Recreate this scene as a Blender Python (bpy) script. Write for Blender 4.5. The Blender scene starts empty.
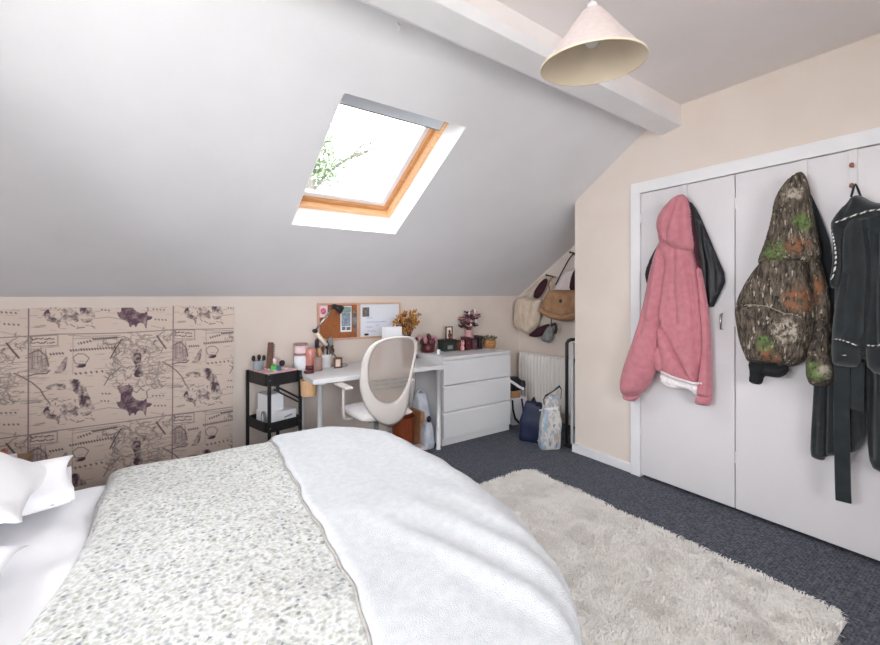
import bpy, math, random
import numpy as np
from mathutils import Vector, Matrix, noise
from mathutils.geometry import delaunay_2d_cdt
random.seed(7); rng = np.random.default_rng(7)
SC = bpy.context.scene; COL = SC.collection
PI = math.pi
# ------------------------------------------------------------------ survey: a photo point on a known plane of the room
FP, CX, HY, EYE, YAW = 418.0, 440.0, 295.0, 1.326, math.radians(34.5)
SA, CA = math.sin(YAW), math.cos(YAW)
def ray(px, py):
    u = (px-CX)/FP
    return (SA+u*CA, CA-u*SA, (HY-py)/FP)
def onz(px, py, z):
    d = ray(px, py); t = (z-EYE)/d[2]; return Vector((t*d[0], t*d[1], z))
def onx(px, py, X):
    d = ray(px, py); t = X/d[0]; return Vector((X, t*d[1], EYE+t*d[2]))
def ony(px, py, Y):
    d = ray(px, py); t = Y/d[1]; return Vector((t*d[0], Y, EYE+t*d[2]))
# ------------------------------------------------------------------ materials
def lin(h):
    h = h.lstrip('#'); r = []
    for i in (0, 2, 4):
        c = int(h[i:i+2], 16)/255
        r.append(c/12.92 if c <= .04045 else ((c+.055)/1.055)**2.4)
    return (*r, 1)
def base_mat(name):
    m = bpy.data.materials.new(name); m.use_nodes = True
    nt = m.node_tree; b = nt.nodes['Principled BSDF']
    return m, nt, b
def N(nt, typ, **kw):
    n = nt.nodes.new(typ)
    for k, v in kw.items():
        if k in n.inputs: n.inputs[k].default_value = v
        else: setattr(n, k, v)
    return n
def coords(nt, scale=(1, 1, 1), rot=(0, 0, 0)):
    tc = N(nt, 'ShaderNodeTexCoord'); mp = N(nt, 'ShaderNodeMapping')
    mp.inputs['Scale'].default_value = scale; mp.inputs['Rotation'].default_value = rot
    nt.links.new(tc.outputs['Object'], mp.inputs['Vector']); return mp.outputs['Vector']
def mixc(nt, fac, a, b):
    m = N(nt, 'ShaderNodeMix', data_type='RGBA')
    L = nt.links
    if isinstance(fac, float): m.inputs[0].default_value = fac
    else: L.new(fac, m.inputs[0])
    for i, c in ((6, a), (7, b)):
        if isinstance(c, str): m.inputs[i].default_value = lin(c)
        else: L.new(c, m.inputs[i])
    return m.outputs[2]
def ramp(nt, src, p0, p1):
    r = N(nt, 'ShaderNodeMapRange'); r.inputs[1].default_value = p0; r.inputs[2].default_value = p1
    nt.links.new(src, r.inputs[0]); return r.outputs[0]
def noise_n(nt, vec, scale, detail=3, rough=.5):
    n = N(nt, 'ShaderNodeTexNoise'); n.inputs['Scale'].default_value = scale
    n.inputs['Detail'].default_value = detail; n.inputs['Roughness'].default_value = rough
    nt.links.new(vec, n.inputs['Vector']); return n.outputs['Fac']
def bump(nt, b, h, strength, dist):
    n = N(nt, 'ShaderNodeBump'); n.inputs['Strength'].default_value = strength; n.inputs['Distance'].default_value = dist
    nt.links.new(h, n.inputs['Height']); nt.links.new(n.outputs['Normal'], b.inputs['Normal'])
def M(name, c, rough=.6, c2=None, ns=20., bs=None, bst=.3, bd=.002, metal=0., sheen=0., scale=(1, 1, 1), lo=.35, hi=.65, spec=.5, trans=0., sss=0.):
    m, nt, b = base_mat(name); v = coords(nt, scale)
    b.inputs['Base Color'].default_value = lin(c); b.inputs['Roughness'].default_value = rough
    b.inputs['Metallic'].default_value = metal; b.inputs['Sheen Weight'].default_value = sheen
    b.inputs['Specular IOR Level'].default_value = spec; b.inputs['Transmission Weight'].default_value = trans
    if c2:
        f = ramp(nt, noise_n(nt, v, ns, 4), lo, hi)
        nt.links.new(mixc(nt, f, c, c2), b.inputs['Base Color'])
    if bs: bump(nt, b, noise_n(nt, v, bs, 3), bst, bd)
    return m
MT = {}
MT['slope'] = M('slope_paint', '#dedee1', .75, '#dadadd', 3, bs=60, bst=.15, bd=.002)
MT['ceil'] = M('ceiling_paint', '#e9e3e2', .8, '#e4dedd', 2, bs=40, bst=.2, bd=.003)
MT['cream'] = M('cream_emulsion', '#ddd2c9', .7, '#d9cdc3', 3, bs=80, bst=.1, bd=.001)
MT['gloss'] = M('white_gloss_paint', '#e6e6e8', .35, '#e2e2e4', 6)
MT['door'] = M('door_paint', '#dad7d9', .4, '#d6d3d5', 2)
MT['white'] = M('white_laminate', '#dfe0e2', .35)
MT['reveal'] = M('reveal_paint', '#f2f2f2', .6)
MT['pine'] = M('pine', '#ebc096', .45, '#dfad7c', 8, scale=(1, 8, 8))
MT['pine2'] = M('dark_pine', '#cf9a66', .45, '#bf8652', 8, scale=(1, 8, 8))
MT['blind'] = M('blind_box', '#d3dae2', .4)
MT['black'] = M('black_metal', '#17181a', .45, '#202124', 30)
MT['chrome'] = M('brushed_steel', '#b8b8b8', .25, metal=1.)
MT['dark'] = M('dark_plastic', '#2b2728', .5)
MT['charcoal'] = M('charcoal_velour', '#191e21', .95, '#23292d', 14, bs=300, bst=.4, bd=.001, sheen=.3)
MT['jacket'] = M('black_jacket', '#101216', .5, '#171a20', 14, bs=40, bst=.4, bd=.004)
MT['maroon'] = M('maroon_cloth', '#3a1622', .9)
MT['pink'] = M('pink_fleece', '#c07c85', .95, '#b6717b', 25, bs=350, bst=.5, bd=.002, sheen=.25)
MT['sherpa'] = M('white_sherpa', '#f3eeee', 1., '#e6dfe0', 80, bs=160, bst=.9, bd=.006, sheen=.3)
MT['rib'] = M('black_rib', '#101114', .9, '#1b1d20', 8, scale=(1, 40, 1))
def piping_mat():
    m, nt, b = base_mat('braided_piping'); w = N(nt, 'ShaderNodeTexWave', wave_type='BANDS', bands_direction='DIAGONAL'); w.inputs['Scale'].default_value = 26
    nt.links.new(coords(nt), w.inputs['Vector']); nt.links.new(mixc(nt, ramp(nt, w.outputs['Fac'], .25, .45), '#2a2c2e', '#d8d4ce'), b.inputs['Base Color']); b.inputs['Roughness'].default_value = .8; return m
MT['piping'] = piping_mat()
MT['seam'] = M('pale_seam_thread', '#a39a8a', .9)
MT['fleece'] = M('white_fleece', '#c8cacd', 1., '#bdc0c4', 40, bs=330, bst=.8, bd=.004, sheen=.2)
MT['fleece_back'] = M('grey_fleece_hem', '#a7a39f', 1., '#95908c', 60)
MT['sheet'] = M('white_cotton', '#f2f2f4', .85, '#ebebee', 4, bs=300, bst=.1, bd=.001)
MT['pillow'] = M('pillow_cotton', '#f1f1f4', .85, bs=12, bst=.25, bd=.01)
MT['cork'] = M('cork', '#a8693e', .9, '#8f5430', 90, bs=120, bst=.4, bd=.001)
MT['oak'] = M('pale_oak', '#d6b596', .5, '#caa27f', 10, scale=(1, 1, 6))
MT['rose_oak'] = M('rose_oak', '#d3ab9b', .5, '#c99a89', 10)
MT['wboard'] = M('whiteboard', '#e3e7f0', .3)
MT['blue_ink'] = M('blue_ink', '#8088c8', .6)
MT['paper'] = M('paper', '#eef0f5', .8)
MT['photo_dark'] = M('photo_print_dark', '#3a3636', .4, '#8b8480', 60)
MT['photo_blue'] = M('photo_print_blue', '#9fb0bd', .4, '#6f7d8e', 40)
MT['photo_green'] = M('photo_print_green', '#a9c0b0', .4, '#7f9a8c', 40)
MT['rose'] = M('rose_print', '#c2405c', .5, '#e0899a', 50)
MT['rose_paper'] = M('blush_paper', '#ecd3d8', .6)
MT['pinkbox'] = M('pink_plastic', '#d9b0b4', .5, '#c89fa4', 20)
MT['pinkglass'] = M('pink_glass', '#c98a7e', .15, '#b87468', 8, spec=.7)
MT['wax'] = M('cream_wax', '#ecdccb', .5)
MT['roselid'] = M('rose_lid', '#a08078', .35)
MT['oxblood'] = M('oxblood_plastic', '#5a2429', .35)
MT['green'] = M('green_plastic', '#4fae4a', .5)
MT['teal'] = M('teal_plastic', '#2f6f86', .5)
MT['brownwood'] = M('brown_wood', '#6e4a38', .55, '#5a3a2c', 12, scale=(1, 1, 10))
MT['tan'] = M('tan_bamboo', '#dcb48c', .55, '#cfa274', 12, scale=(8, 8, 1))
MT['terracotta'] = M('russet_bin', '#9a4a26', .5, '#7d3819', 10, scale=(12, 12, 1))
MT['mustard'] = M('mustard_flowers', '#c08a34', .9, '#a8702a', 40)
MT['rust'] = M('rust_stems', '#7c4a34', .9, '#5d3a30', 40)
MT['mauve'] = M('mauve_petals', '#6f4650', .9, '#4b3038', 40)
MT['blush'] = M('blush_petals', '#d9a9ac', .9, '#c48f95', 40)
MT['leaf'] = M('sage_leaf', '#6d7a5c', .9, '#56634a', 30)
MT['greenblack'] = M('bottle_green', '#2e3a36', .4)
MT['greypot'] = M('grey_pot', '#7b7876', .5)
MT['wicker'] = M('wicker', '#c08f5e', .7, '#8e6238', 60, bs=90, bst=.8, bd=.004)
MT['chairwhite'] = M('chair_plastic', '#cbc5c0', .5)
MT['seatcloth'] = M('seat_fabric', '#d6d2d2', .9, '#c9c5c5', 60)
MT['rad'] = M('radiator_enamel', '#e9e5e0', .4)
MT['cream_bag'] = M('cream_canvas', '#d3c2b0', .9, '#c4b19e', 14, bs=60, bst=.4, bd=.003)
MT['tan_bag'] = M('tan_suede', '#a98462', .8, '#957052', 14, bs=60, bst=.3, bd=.003)
MT['white_bag'] = M('white_leather', '#ddd2d0', .6)
MT['grey_cap'] = M('grey_cloth', '#8e9290', .9, '#7d817f', 30)
MT['navy'] = M('navy_woven_plastic', '#121d42', .45, '#0c1531', 30, bs=60, bst=.3, bd=.002)
MT['cardboard'] = M('cardboard', '#b98d68', .8, '#a87c58', 20)
MT['greyboard'] = M('grey_white_board', '#c9ccd1', .5)
MT['plasticbag'] = M('pale_plastic_bag', '#b9c0cc', .4, '#d6dbe4', 14, bs=30, bst=.6, bd=.01)
MT['clear'] = M('clear_plastic_box', '#a9b1b9', .2, '#8d959d', 10)
MT['shade_out'] = M('lampshade_fabric', '#c9bdba', .9, '#c3b6b3', 60, bs=200, bst=.2, bd=.001)
MT['shade_in'] = M('lampshade_lining', '#d6c9b4', .9, '#cdbfa9', 8)
MT['bulb'] = M('bulb_glass', '#e9e6e4', .2)
MT['copper'] = M('copper_peg', '#8d5a4c', .5)
MT['bark'] = M('bark', '#5a564f', .9, '#4a4640', 10)
MT['foliage'] = M('foliage', '#6a7860', .9, '#5a6850', 10)
MT['grass'] = M('lawn', '#4a5a35', .95, '#3c4a2b', 3)
MT['bounce_ground'] = M('pale_bounce_ground', '#e6e2dc', .95, '#dcd7cf', 3)  # unseen ground, its pale colour sends daylight up to the ceiling
MT['render'] = M('outer_render', '#8a8782', .9)
MT['orange'] = M('orange_card', '#b85a34', .6)
MT['bedwood'] = M('bed_wood', '#8a6a4e', .5, '#775a40', 10, scale=(1, 8, 8))
MT['mattress'] = M('mattress_ticking', '#e8e6e2', .9)
def glass_mat():
    m, nt, b = base_mat('window_glass'); nt.nodes.remove(b)
    t = N(nt, 'ShaderNodeBsdfTransparent'); g = N(nt, 'ShaderNodeBsdfGlossy'); g.inputs['Roughness'].default_value = .02
    mx = N(nt, 'ShaderNodeMixShader'); fr = N(nt, 'ShaderNodeFresnel'); fr.inputs['IOR'].default_value = 1.25
    nt.links.new(fr.outputs[0], mx.inputs[0]); nt.links.new(t.outputs[0], mx.inputs[1]); nt.links.new(g.outputs[0], mx.inputs[2])
    nt.links.new(mx.outputs[0], nt.nodes['Material Output'].inputs['Surface']); return m
MT['glass'] = glass_mat()
def carpet_mat():
    m, nt, b = base_mat('loop_carpet'); v = coords(nt); v2 = coords(nt, (150, 70, 1))
    n1 = noise_n(nt, v2, 1., 3, .6); n2 = noise_n(nt, v, 14., 4, .7); n3 = noise_n(nt, v, 55., 3, .7)
    w = N(nt, 'ShaderNodeTexWave', wave_type='BANDS', bands_direction='Y'); w.inputs['Scale'].default_value = 26; w.inputs['Distortion'].default_value = 3.5
    w.inputs['Detail'].default_value = 3; w.inputs['Detail Scale'].default_value = 9
    nt.links.new(v, w.inputs['Vector'])
    c = mixc(nt, ramp(nt, n1, .36, .68), '#31343c', '#70737c')
    d = mixc(nt, .5, c, '#282b32'); c = mixc(nt, ramp(nt, w.outputs['Fac'], .1, .6), d, c)
    c = mixc(nt, ramp(nt, n3, .42, .70), c, '#72757e'); c = mixc(nt, ramp(nt, n2, .45, .9), c, '#3c3f48')
    nt.links.new(c, b.inputs['Base Color']); b.inputs['Roughness'].default_value = 1; b.inputs['Specular IOR Level'].default_value = .1
    bump(nt, b, n1, .8, .004); return m
MT['carpet'] = carpet_mat()
def floral_mat():
    m, nt, b = base_mat('floral_cotton'); v = coords(nt)
    nz = N(nt, 'ShaderNodeTexNoise'); nz.inputs['Scale'].default_value = 70; nz.inputs['Detail'].default_value = 2
    nt.links.new(v, nz.inputs['Vector'])
    mv = N(nt, 'ShaderNodeVectorMath', operation='MULTIPLY_ADD'); mv.inputs[1].default_value = (.016, .016, .016)
    nt.links.new(nz.outputs['Color'], mv.inputs[0]); nt.links.new(v, mv.inputs[2])
    c = '#c9c9c8'
    for sc, r0, r1, p0, p1, i0, i1 in ((100, .75, .35, .0, .25, '#b0b1b0', '#afb0a7'), (66, .55, .25, .25, .45, '#96989a', '#9d9e93'), (50, .34, .16, .58, .66, '#747884', '#7c7e76')):
        vo = N(nt, 'ShaderNodeTexVoronoi'); vo.inputs['Scale'].default_value = sc; nt.links.new(mv.outputs[0], vo.inputs['Vector'])
        sep = N(nt, 'ShaderNodeSeparateColor'); nt.links.new(vo.outputs['Color'], sep.inputs[0])
        ink = mixc(nt, ramp(nt, sep.outputs[0], .3, .7), i0, i1)
        d = N(nt, 'ShaderNodeMath', operation='MULTIPLY'); nt.links.new(ramp(nt, vo.outputs['Distance'], r0, r1), d.inputs[0]); nt.links.new(ramp(nt, sep.outputs[1], p0, p1), d.inputs[1])
        c = mixc(nt, d.outputs[0], c, ink)
    nt.links.new(c, b.inputs['Base Color']); b.inputs['Roughness'].default_value = .9
    bump(nt, b, noise_n(nt, v, 14, 3), .25, .01); return m
MT['floral'] = floral_mat()
def camo_mat():
    m, nt, b = base_mat('woodland_camo'); v = coords(nt, (1, 1.0, .28)); u = coords(nt)
    c = mixc(nt, ramp(nt, noise_n(nt, v, 60, 4, .65), .36, .64), '#2a221d', '#6f6355')
    c = mixc(nt, ramp(nt, noise_n(nt, v, 95, 2), .58, .64), c, '#241e1b')
    c = mixc(nt, ramp(nt, noise_n(nt, v, 75, 3), .61, .67), c, '#a9a192')
    def patch(c, loc, big, b0, b1, fine, col):
        mp = N(nt, 'ShaderNodeMapping'); mp.inputs['Location'].default_value = loc; nt.links.new(u, mp.inputs['Vector'])
        g = N(nt, 'ShaderNodeMath', operation='MULTIPLY'); nt.links.new(ramp(nt, noise_n(nt, mp.outputs[0], big, 1), b0, b1), g.inputs[0]); nt.links.new(ramp(nt, noise_n(nt, u, fine, 3), .46, .58), g.inputs[1])
        return mixc(nt, g.outputs[0], c, col)
    def spot(c, px, py, r, fine, col, base=Vector((2.875, .85, 1.3))):
        p = onx(px, py, 2.78)-base
        g0 = N(nt, 'ShaderNodeVectorMath', operation='DISTANCE'); g0.inputs[1].default_value = tuple(p); nt.links.new(u, g0.inputs[0])
        wob = N(nt, 'ShaderNodeMath', operation='MULTIPLY_ADD'); nt.links.new(noise_n(nt, u, 32, 3), wob.inputs[0]); wob.inputs[1].default_value = r*1.1; nt.links.new(g0.outputs['Value'], wob.inputs[2])
        g = N(nt, 'ShaderNodeMath', operation='MULTIPLY'); nt.links.new(ramp(nt, wob.outputs[0], r*1.75, r*1.25), g.inputs[0]); nt.links.new(ramp(nt, noise_n(nt, u, fine, 3), .40, .56), g.inputs[1])
        return mixc(nt, g.outputs[0], c, col)
    for (x, y, r, k) in ((803, 222, .045, 0), (776, 251, .055, 0), (797, 246, .05, 1), (766, 344, .045, 0), (770, 356, .045, 1), (816, 286, .05, 1), (815, 371, .05, 0), (800, 300, .07, 1), (792, 195, .04, 2), (786, 330, .06, 2), (826, 372, .035, 2)):
        c = spot(c, x, y, r, (60, 45, 50)[k], ('#5f7b3c', '#86583a', '#a89e8f')[k])
    c = patch(c, (7.7, 2.2, 4.1), 6., .55, .75, 30, '#2c2521')
    nt.links.new(c, b.inputs['Base Color']); b.inputs['Roughness'].default_value = .9
    bump(nt, b, noise_n(nt, u, 120, 2), .3, .002); return m
MT['camo'] = camo_mat()
def rug_mat():
    m, nt, b = base_mat('shag_pile'); v = coords(nt)
    c = mixc(nt, ramp(nt, noise_n(nt, v, 7, 4), .3, .7), '#f8f6f3', '#efebe6')
    c = mixc(nt, ramp(nt, noise_n(nt, v, 90, 2), .3, .75), c, '#fdfbf8')
    nt.links.new(c, b.inputs['Base Color']); b.inputs['Roughness'].default_value = 1; b.inputs['Specular IOR Level'].default_value = .1
    t = N(nt, 'ShaderNodeBsdfTranslucent'); nt.links.new(c, t.inputs['Color']); mx = N(nt, 'ShaderNodeMixShader'); mx.inputs[0].default_value = .35
    nt.links.new(b.outputs[0], mx.inputs[1]); nt.links.new(t.outputs[0], mx.inputs[2]); nt.links.new(mx.outputs[0], nt.nodes['Material Output'].inputs['Surface'])
    return m
MT['rug'] = rug_mat()
def mesh_mat():
    m, nt, b = base_mat('chair_mesh'); b.inputs['Base Color'].default_value = lin('#a3968d'); b.inputs['Roughness'].default_value = .7
    t = N(nt, 'ShaderNodeBsdfTransparent'); mx = N(nt, 'ShaderNodeMixShader'); v = coords(nt)
    w = N(nt, 'ShaderNodeTexChecker'); w.inputs['Scale'].default_value = 300; nt.links.new(v, w.inputs['Vector'])
    r = N(nt, 'ShaderNodeMapRange'); r.inputs[3].default_value = .72; r.inputs[4].default_value = .92; nt.links.new(w.outputs['Fac'], r.inputs[0])
    nt.links.new(r.outputs[0], mx.inputs[0]); nt.links.new(t.outputs[0], mx.inputs[1]); nt.links.new(b.outputs[0], mx.inputs[2])
    nt.links.new(mx.outputs[0], nt.nodes['Material Output'].inputs['Surface']); return m
MT['mesh'] = mesh_mat()
def attr_mat(name, rough=.9):
    m, nt, b = base_mat(name); a = N(nt, 'ShaderNodeAttribute'); a.attribute_name = 'ink'
    nt.links.new(a.outputs['Color'], b.inputs['Base Color']); b.inputs['Roughness'].default_value = rough
    bump(nt, b, noise_n(nt, coords(nt), 350, 2), .15, .001); return m
MT['tapestry'] = attr_mat('printed_tapestry')
def printbag_mat():
    m, nt, b = base_mat('printed_shopper'); v = coords(nt, (1, 1, .5))
    c = mixc(nt, ramp(nt, noise_n(nt, v, 26, 4, .6), .50, .58), '#c9c4bd', '#8c9fb0')
    c = mixc(nt, ramp(nt, noise_n(nt, v, 17, 4, .6), .55, .62), c, '#b09a89')
    c = mixc(nt, ramp(nt, noise_n(nt, v, 40, 3), .62, .68), c, '#5d7f9c')
    nt.links.new(c, b.inputs['Base Color']); b.inputs['Roughness'].default_value = .4; return m
MT['printbag'] = printbag_mat()
# ------------------------------------------------------------------ object helpers
def world_off(o):
    v = Vector((0, 0, 0))
    while o is not None: v += o.location; o = o.parent
    return v
def thing(name, label, cat, loc=(0, 0, 0), rz=0., group=None):
    o = bpy.data.objects.new(name, None); COL.objects.link(o); o.empty_display_size = .05
    o.location = loc; o.rotation_euler = (0, 0, rz); return tag(o, label, cat, group)
def tag(o, label, cat, group=None, kind=None):
    o['label'] = label; o['category'] = cat
    if group: o['group'] = group
    if kind: o['kind'] = kind
    return o
class MB:
    def __init__(s): s.v = []; s.f = []
    def add(s, v, f):
        n = len(s.v); s.v += [tuple(p) for p in v]; s.f += [tuple(i+n for i in q) for q in f]; return s
    def box(s, lo, hi, mx=None):
        (a, b, c), (d, e, g) = lo, hi
        v = [(a,b,c),(d,b,c),(d,e,c),(a,e,c),(a,b,g),(d,b,g),(d,e,g),(a,e,g)]
        if mx is not None: v = [mx @ Vector(p) for p in v]
        return s.add(v, [(0,3,2,1),(4,5,6,7),(0,1,5,4),(1,2,6,5),(2,3,7,6),(3,0,4,7)])
    def cbox(s, c, sz, mx=None):
        return s.box([c[i]-sz[i]/2 for i in range(3)], [c[i]+sz[i]/2 for i in range(3)], mx)
    def tube(s, pts, r, n=10, closed=False):
        pts = [Vector(p) for p in pts]; k = len(pts); rs = r if isinstance(r, (list, tuple)) else [r]*k
        rings = []; up = None
        for i, p in enumerate(pts):
            if closed: t = pts[(i+1) % k]-pts[i-1]
            else: t = pts[min(i+1, k-1)]-pts[max(i-1, 0)]
            t.normalize()
            if up is None: up = t.orthogonal().normalized()
            up = (up - t*up.dot(t)); up = up.normalized() if up.length > 1e-6 else t.orthogonal().normalized()
            bb = t.cross(up)
            rings.append([p + (up*math.cos(2*PI*j/n)+bb*math.sin(2*PI*j/n))*rs[i] for j in range(n)])
        v = [q for rg in rings for q in rg]; f = []
        m = k if closed else k-1
        for i in range(m):
            a, b = i*n, ((i+1) % k)*n
            for j in range(n): f.append((a+j, a+(j+1) % n, b+(j+1) % n, b+j))
        if not closed: f += [tuple(reversed(range(n))), tuple(range((k-1)*n, k*n))]
        return s.add(v, f)
    def lathe(s, prof, c, n=28, mx=None):
        v = []; f = []
        for r, z in prof:
            for j in range(n):
                a = 2*PI*j/n; p = Vector((r*math.cos(a), r*math.sin(a), z))
                v.append(tuple((mx @ p if mx is not None else p)+Vector(c)))
        for i in range(len(prof)-1):
            for j in range(n):
                f.append((i*n+j, i*n+(j+1) % n, (i+1)*n+(j+1) % n, (i+1)*n+j))
        if prof[0][0] > 1e-5: f.append(tuple(reversed(range(n))))
        if prof[-1][0] > 1e-5: f.append(tuple(range((len(prof)-1)*n, len(prof)*n)))
        return s.add(v, f)
    def ell(s, c, r, n=14, m=9):
        prof = [(max(1e-6, math.sin(PI*i/m)), -math.cos(PI*i/m)) for i in range(m+1)]
        mx = Matrix.Diagonal((r[0], r[1], r[2]))
        return s.lathe(prof, c, n, mx)
    def grid(s, fn, nu, nv):
        v = [tuple(fn(i/(nu-1), j/(nv-1))) for i in range(nu) for j in range(nv)]
        f = [(i*nv+j, (i+1)*nv+j, (i+1)*nv+j+1, i*nv+j+1) for i in range(nu-1) for j in range(nv-1)]
        return s.add(v, f)
    def prism(s, poly, fn, a, b):
        n = len(poly)
        v = [fn(p[0], p[1], a) for p in poly]+[fn(p[0], p[1], b) for p in poly]
        f = [tuple(range(n-1, -1, -1)), tuple(range(n, 2*n))]+[(i, (i+1) % n, n+(i+1) % n, n+i) for i in range(n)]
        return s.add(v, f)
    def build(s, name, mat, parent=None, bevel=0., smooth=False, local=False, subsurf=0, solid=0., loc=None, bseg=2):
        me = bpy.data.meshes.new(name)
        off = Vector((0, 0, 0))
        if parent is not None and not local: off = world_off(parent)
        if loc is not None: off = off+Vector(loc)
        me.from_pydata([(p[0]-off[0], p[1]-off[1], p[2]-off[2]) for p in s.v], [], s.f)
        me.materials.append(MT[mat] if isinstance(mat, str) else mat)
        import bmesh
        bm = bmesh.new(); bm.from_mesh(me); bmesh.ops.remove_doubles(bm, verts=bm.verts, dist=1e-6); bmesh.ops.recalc_face_normals(bm, faces=bm.faces); bm.to_mesh(me); bm.free()
        o = bpy.data.objects.new(name, me); COL.objects.link(o)
        if parent is not None: o.parent = parent
        if loc is not None: o.location = loc
        if smooth:
            me.polygons.foreach_set('use_smooth', [True]*len(me.polygons))
        if solid: md = o.modifiers.new('thickness', 'SOLIDIFY'); md.thickness = solid; md.offset = 0
        if bevel: md = o.modifiers.new('bevel', 'BEVEL'); md.width = bevel; md.segments = bseg; md.limit_method = 'ANGLE'
        if subsurf: md = o.modifiers.new('subsurf', 'SUBSURF'); md.levels = subsurf; md.render_levels = subsurf
        return o
def struct(name, mb, mat, parent=None, **k):
    o = mb.build(name, mat, parent, **k)
    if parent is None: o['kind'] = 'structure'
    return o
def chaikin(p, it=2):
    for _ in range(it):
        q = []
        for i in range(len(p)):
            a, b = np.array(p[i]), np.array(p[(i+1) % len(p)])
            q += [tuple(a*.75+b*.25), tuple(a*.25+b*.75)]
        p = q
    return p
def resample(p, d):
    out = []
    for i in range(len(p)):
        a, b = np.array(p[i]), np.array(p[(i+1) % len(p)]); L = np.linalg.norm(b-a); k = max(1, int(L/d))
        out += [tuple(a+(b-a)*j/k) for j in range(k)]
    return out
def seg_dist(P, a, b):
    a, b = np.array(a), np.array(b); ab = b-a; t = np.clip(((P-a)@ab)/max(ab@ab, 1e-12), 0, 1)
    return np.linalg.norm(P-(a+t[:, None]*ab), axis=1)
def inside(P, poly):
    x, y = P[:, 0], P[:, 1]; r = np.zeros(len(P), bool); n = len(poly); j = n-1
    for i in range(n):
        xi, yi = poly[i]; xj, yj = poly[j]
        with np.errstate(divide='ignore', invalid='ignore'):
            c = ((yi > y) != (yj > y)) & (x < (xj-xi)*(y-yi)/(yj-yi+1e-15)+xi)
        r ^= c; j = i
    return r
def tri2d(poly, res):
    P = np.array(poly); lo, hi = P.min(0), P.max(0)
    gx, gy = np.meshgrid(np.arange(lo[0], hi[0], res), np.arange(lo[1], hi[1], res*.87))
    gx = gx+(np.arange(gx.shape[0]) % 2)[:, None]*res*.5
    G = np.stack([gx.ravel(), gy.ravel()], 1)
    G = G[inside(G, poly)]
    if len(G):
        d = np.full(len(G), 9.)
        for i in range(len(poly)): d = np.minimum(d, seg_dist(G, poly[i], poly[(i+1) % len(poly)]))
        G = G[d > res*.55]
    n = len(poly); V = [Vector(p) for p in poly]+[Vector(p) for p in G]
    r = delaunay_2d_cdt(V, [], [list(range(n))], 1, 1e-6)
    return np.array([tuple(p) for p in r[0]]), [tuple(f) for f in r[2]]
def plane_map(plane, depth):
    if plane == 'x': return lambda a, b, h: (depth-h, a, b)
    if plane == 'y': return lambda a, b, h: (a, depth-h, b)
def px2(plane, depth, pts):
    if plane == 'x': return [tuple(onx(x, y, depth))[1:] for x, y in pts]
    return [(lambda q: (q[0], q[2]))(ony(x, y, depth)) for x, y in pts]
def puff(name, px, depth, th, mat, parent=None, plane='x', back=.25, R=.07, folds=(), namp=.006, nsc=(16, 5), res=.0085, seed=0, curve=2, bow=None, hem=0.):
    """A stuffed cloth piece: outline on its own upright plane, rounded to thickness th, with creases."""
    poly = resample(chaikin(px2(plane, depth, px), curve), res*1.1)
    V, F = tri2d(poly, res); D = np.full(len(V), 9.)
    for i in range(len(poly)): D = np.minimum(D, seg_dist(V, poly[i], poly[(i+1) % len(poly)]))
    q = np.clip(D/R, 0, 1); prof = np.sqrt(np.clip(1-(1-q)**2, 0, 1)); H = th*prof
    for pts, dep, wid in folds:
        f2 = px2(plane, depth, pts); d = np.full(len(V), 9.)
        for i in range(len(f2)-1): d = np.minimum(d, seg_dist(V, f2[i], f2[i+1]))
        H = H-1.45*dep*np.exp(-(d/wid)**2)*np.clip(D/.015, 0, 1)
    nz = np.array([noise.noise((p[0]*nsc[0]+seed*7.3, p[1]*nsc[1]+seed, seed*3.1))+.5*noise.noise((p[0]*nsc[0]*2.3+seed, p[1]*nsc[1]*2.6, seed)) for p in V])
    H = H+nz*namp*np.clip(D/.02, 0, 1)
    mp = plane_map(plane, depth); mb = MB(); n = len(V); edge = D < 1e-4
    B = bow if bow else (lambda a, b: 0.)
    front = [mp(V[i][0], V[i][1], H[i]+B(V[i][0], V[i][1])) for i in range(n)]
    bk = [mp(V[i][0], V[i][1], (0 if edge[i] else -back*th*prof[i])+B(V[i][0], V[i][1])) for i in range(n)]
    mb.add(front+bk, list(F)+[tuple(i+n for i in reversed(f)) for f in F])
    return mb.build(name, mat, parent, smooth=True)
def ribbon(pts, w, nrm=(1, 0, 0), th=.004):
    """A flat strap along points."""
    mb = MB(); nrm = Vector(nrm).normalized(); pts = [Vector(p) for p in pts]; rows = []
    for i, p in enumerate(pts):
        t = (pts[min(i+1, len(pts)-1)]-pts[max(i-1, 0)]).normalized(); sd = t.cross(nrm).normalized()*w/2
        rows.append([p-sd-nrm*th/2, p+sd-nrm*th/2, p+sd+nrm*th/2, p-sd+nrm*th/2])
    v = [q for r in rows for q in r]; f = []
    for i in range(len(rows)-1):
        for j in range(4): f.append((i*4+j, i*4+(j+1) % 4, i*4+4+(j+1) % 4, i*4+4+j))
    f += [(3, 2, 1, 0), tuple(len(v)-4+k for k in range(4))]
    mb.add(v, f); return mb
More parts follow.
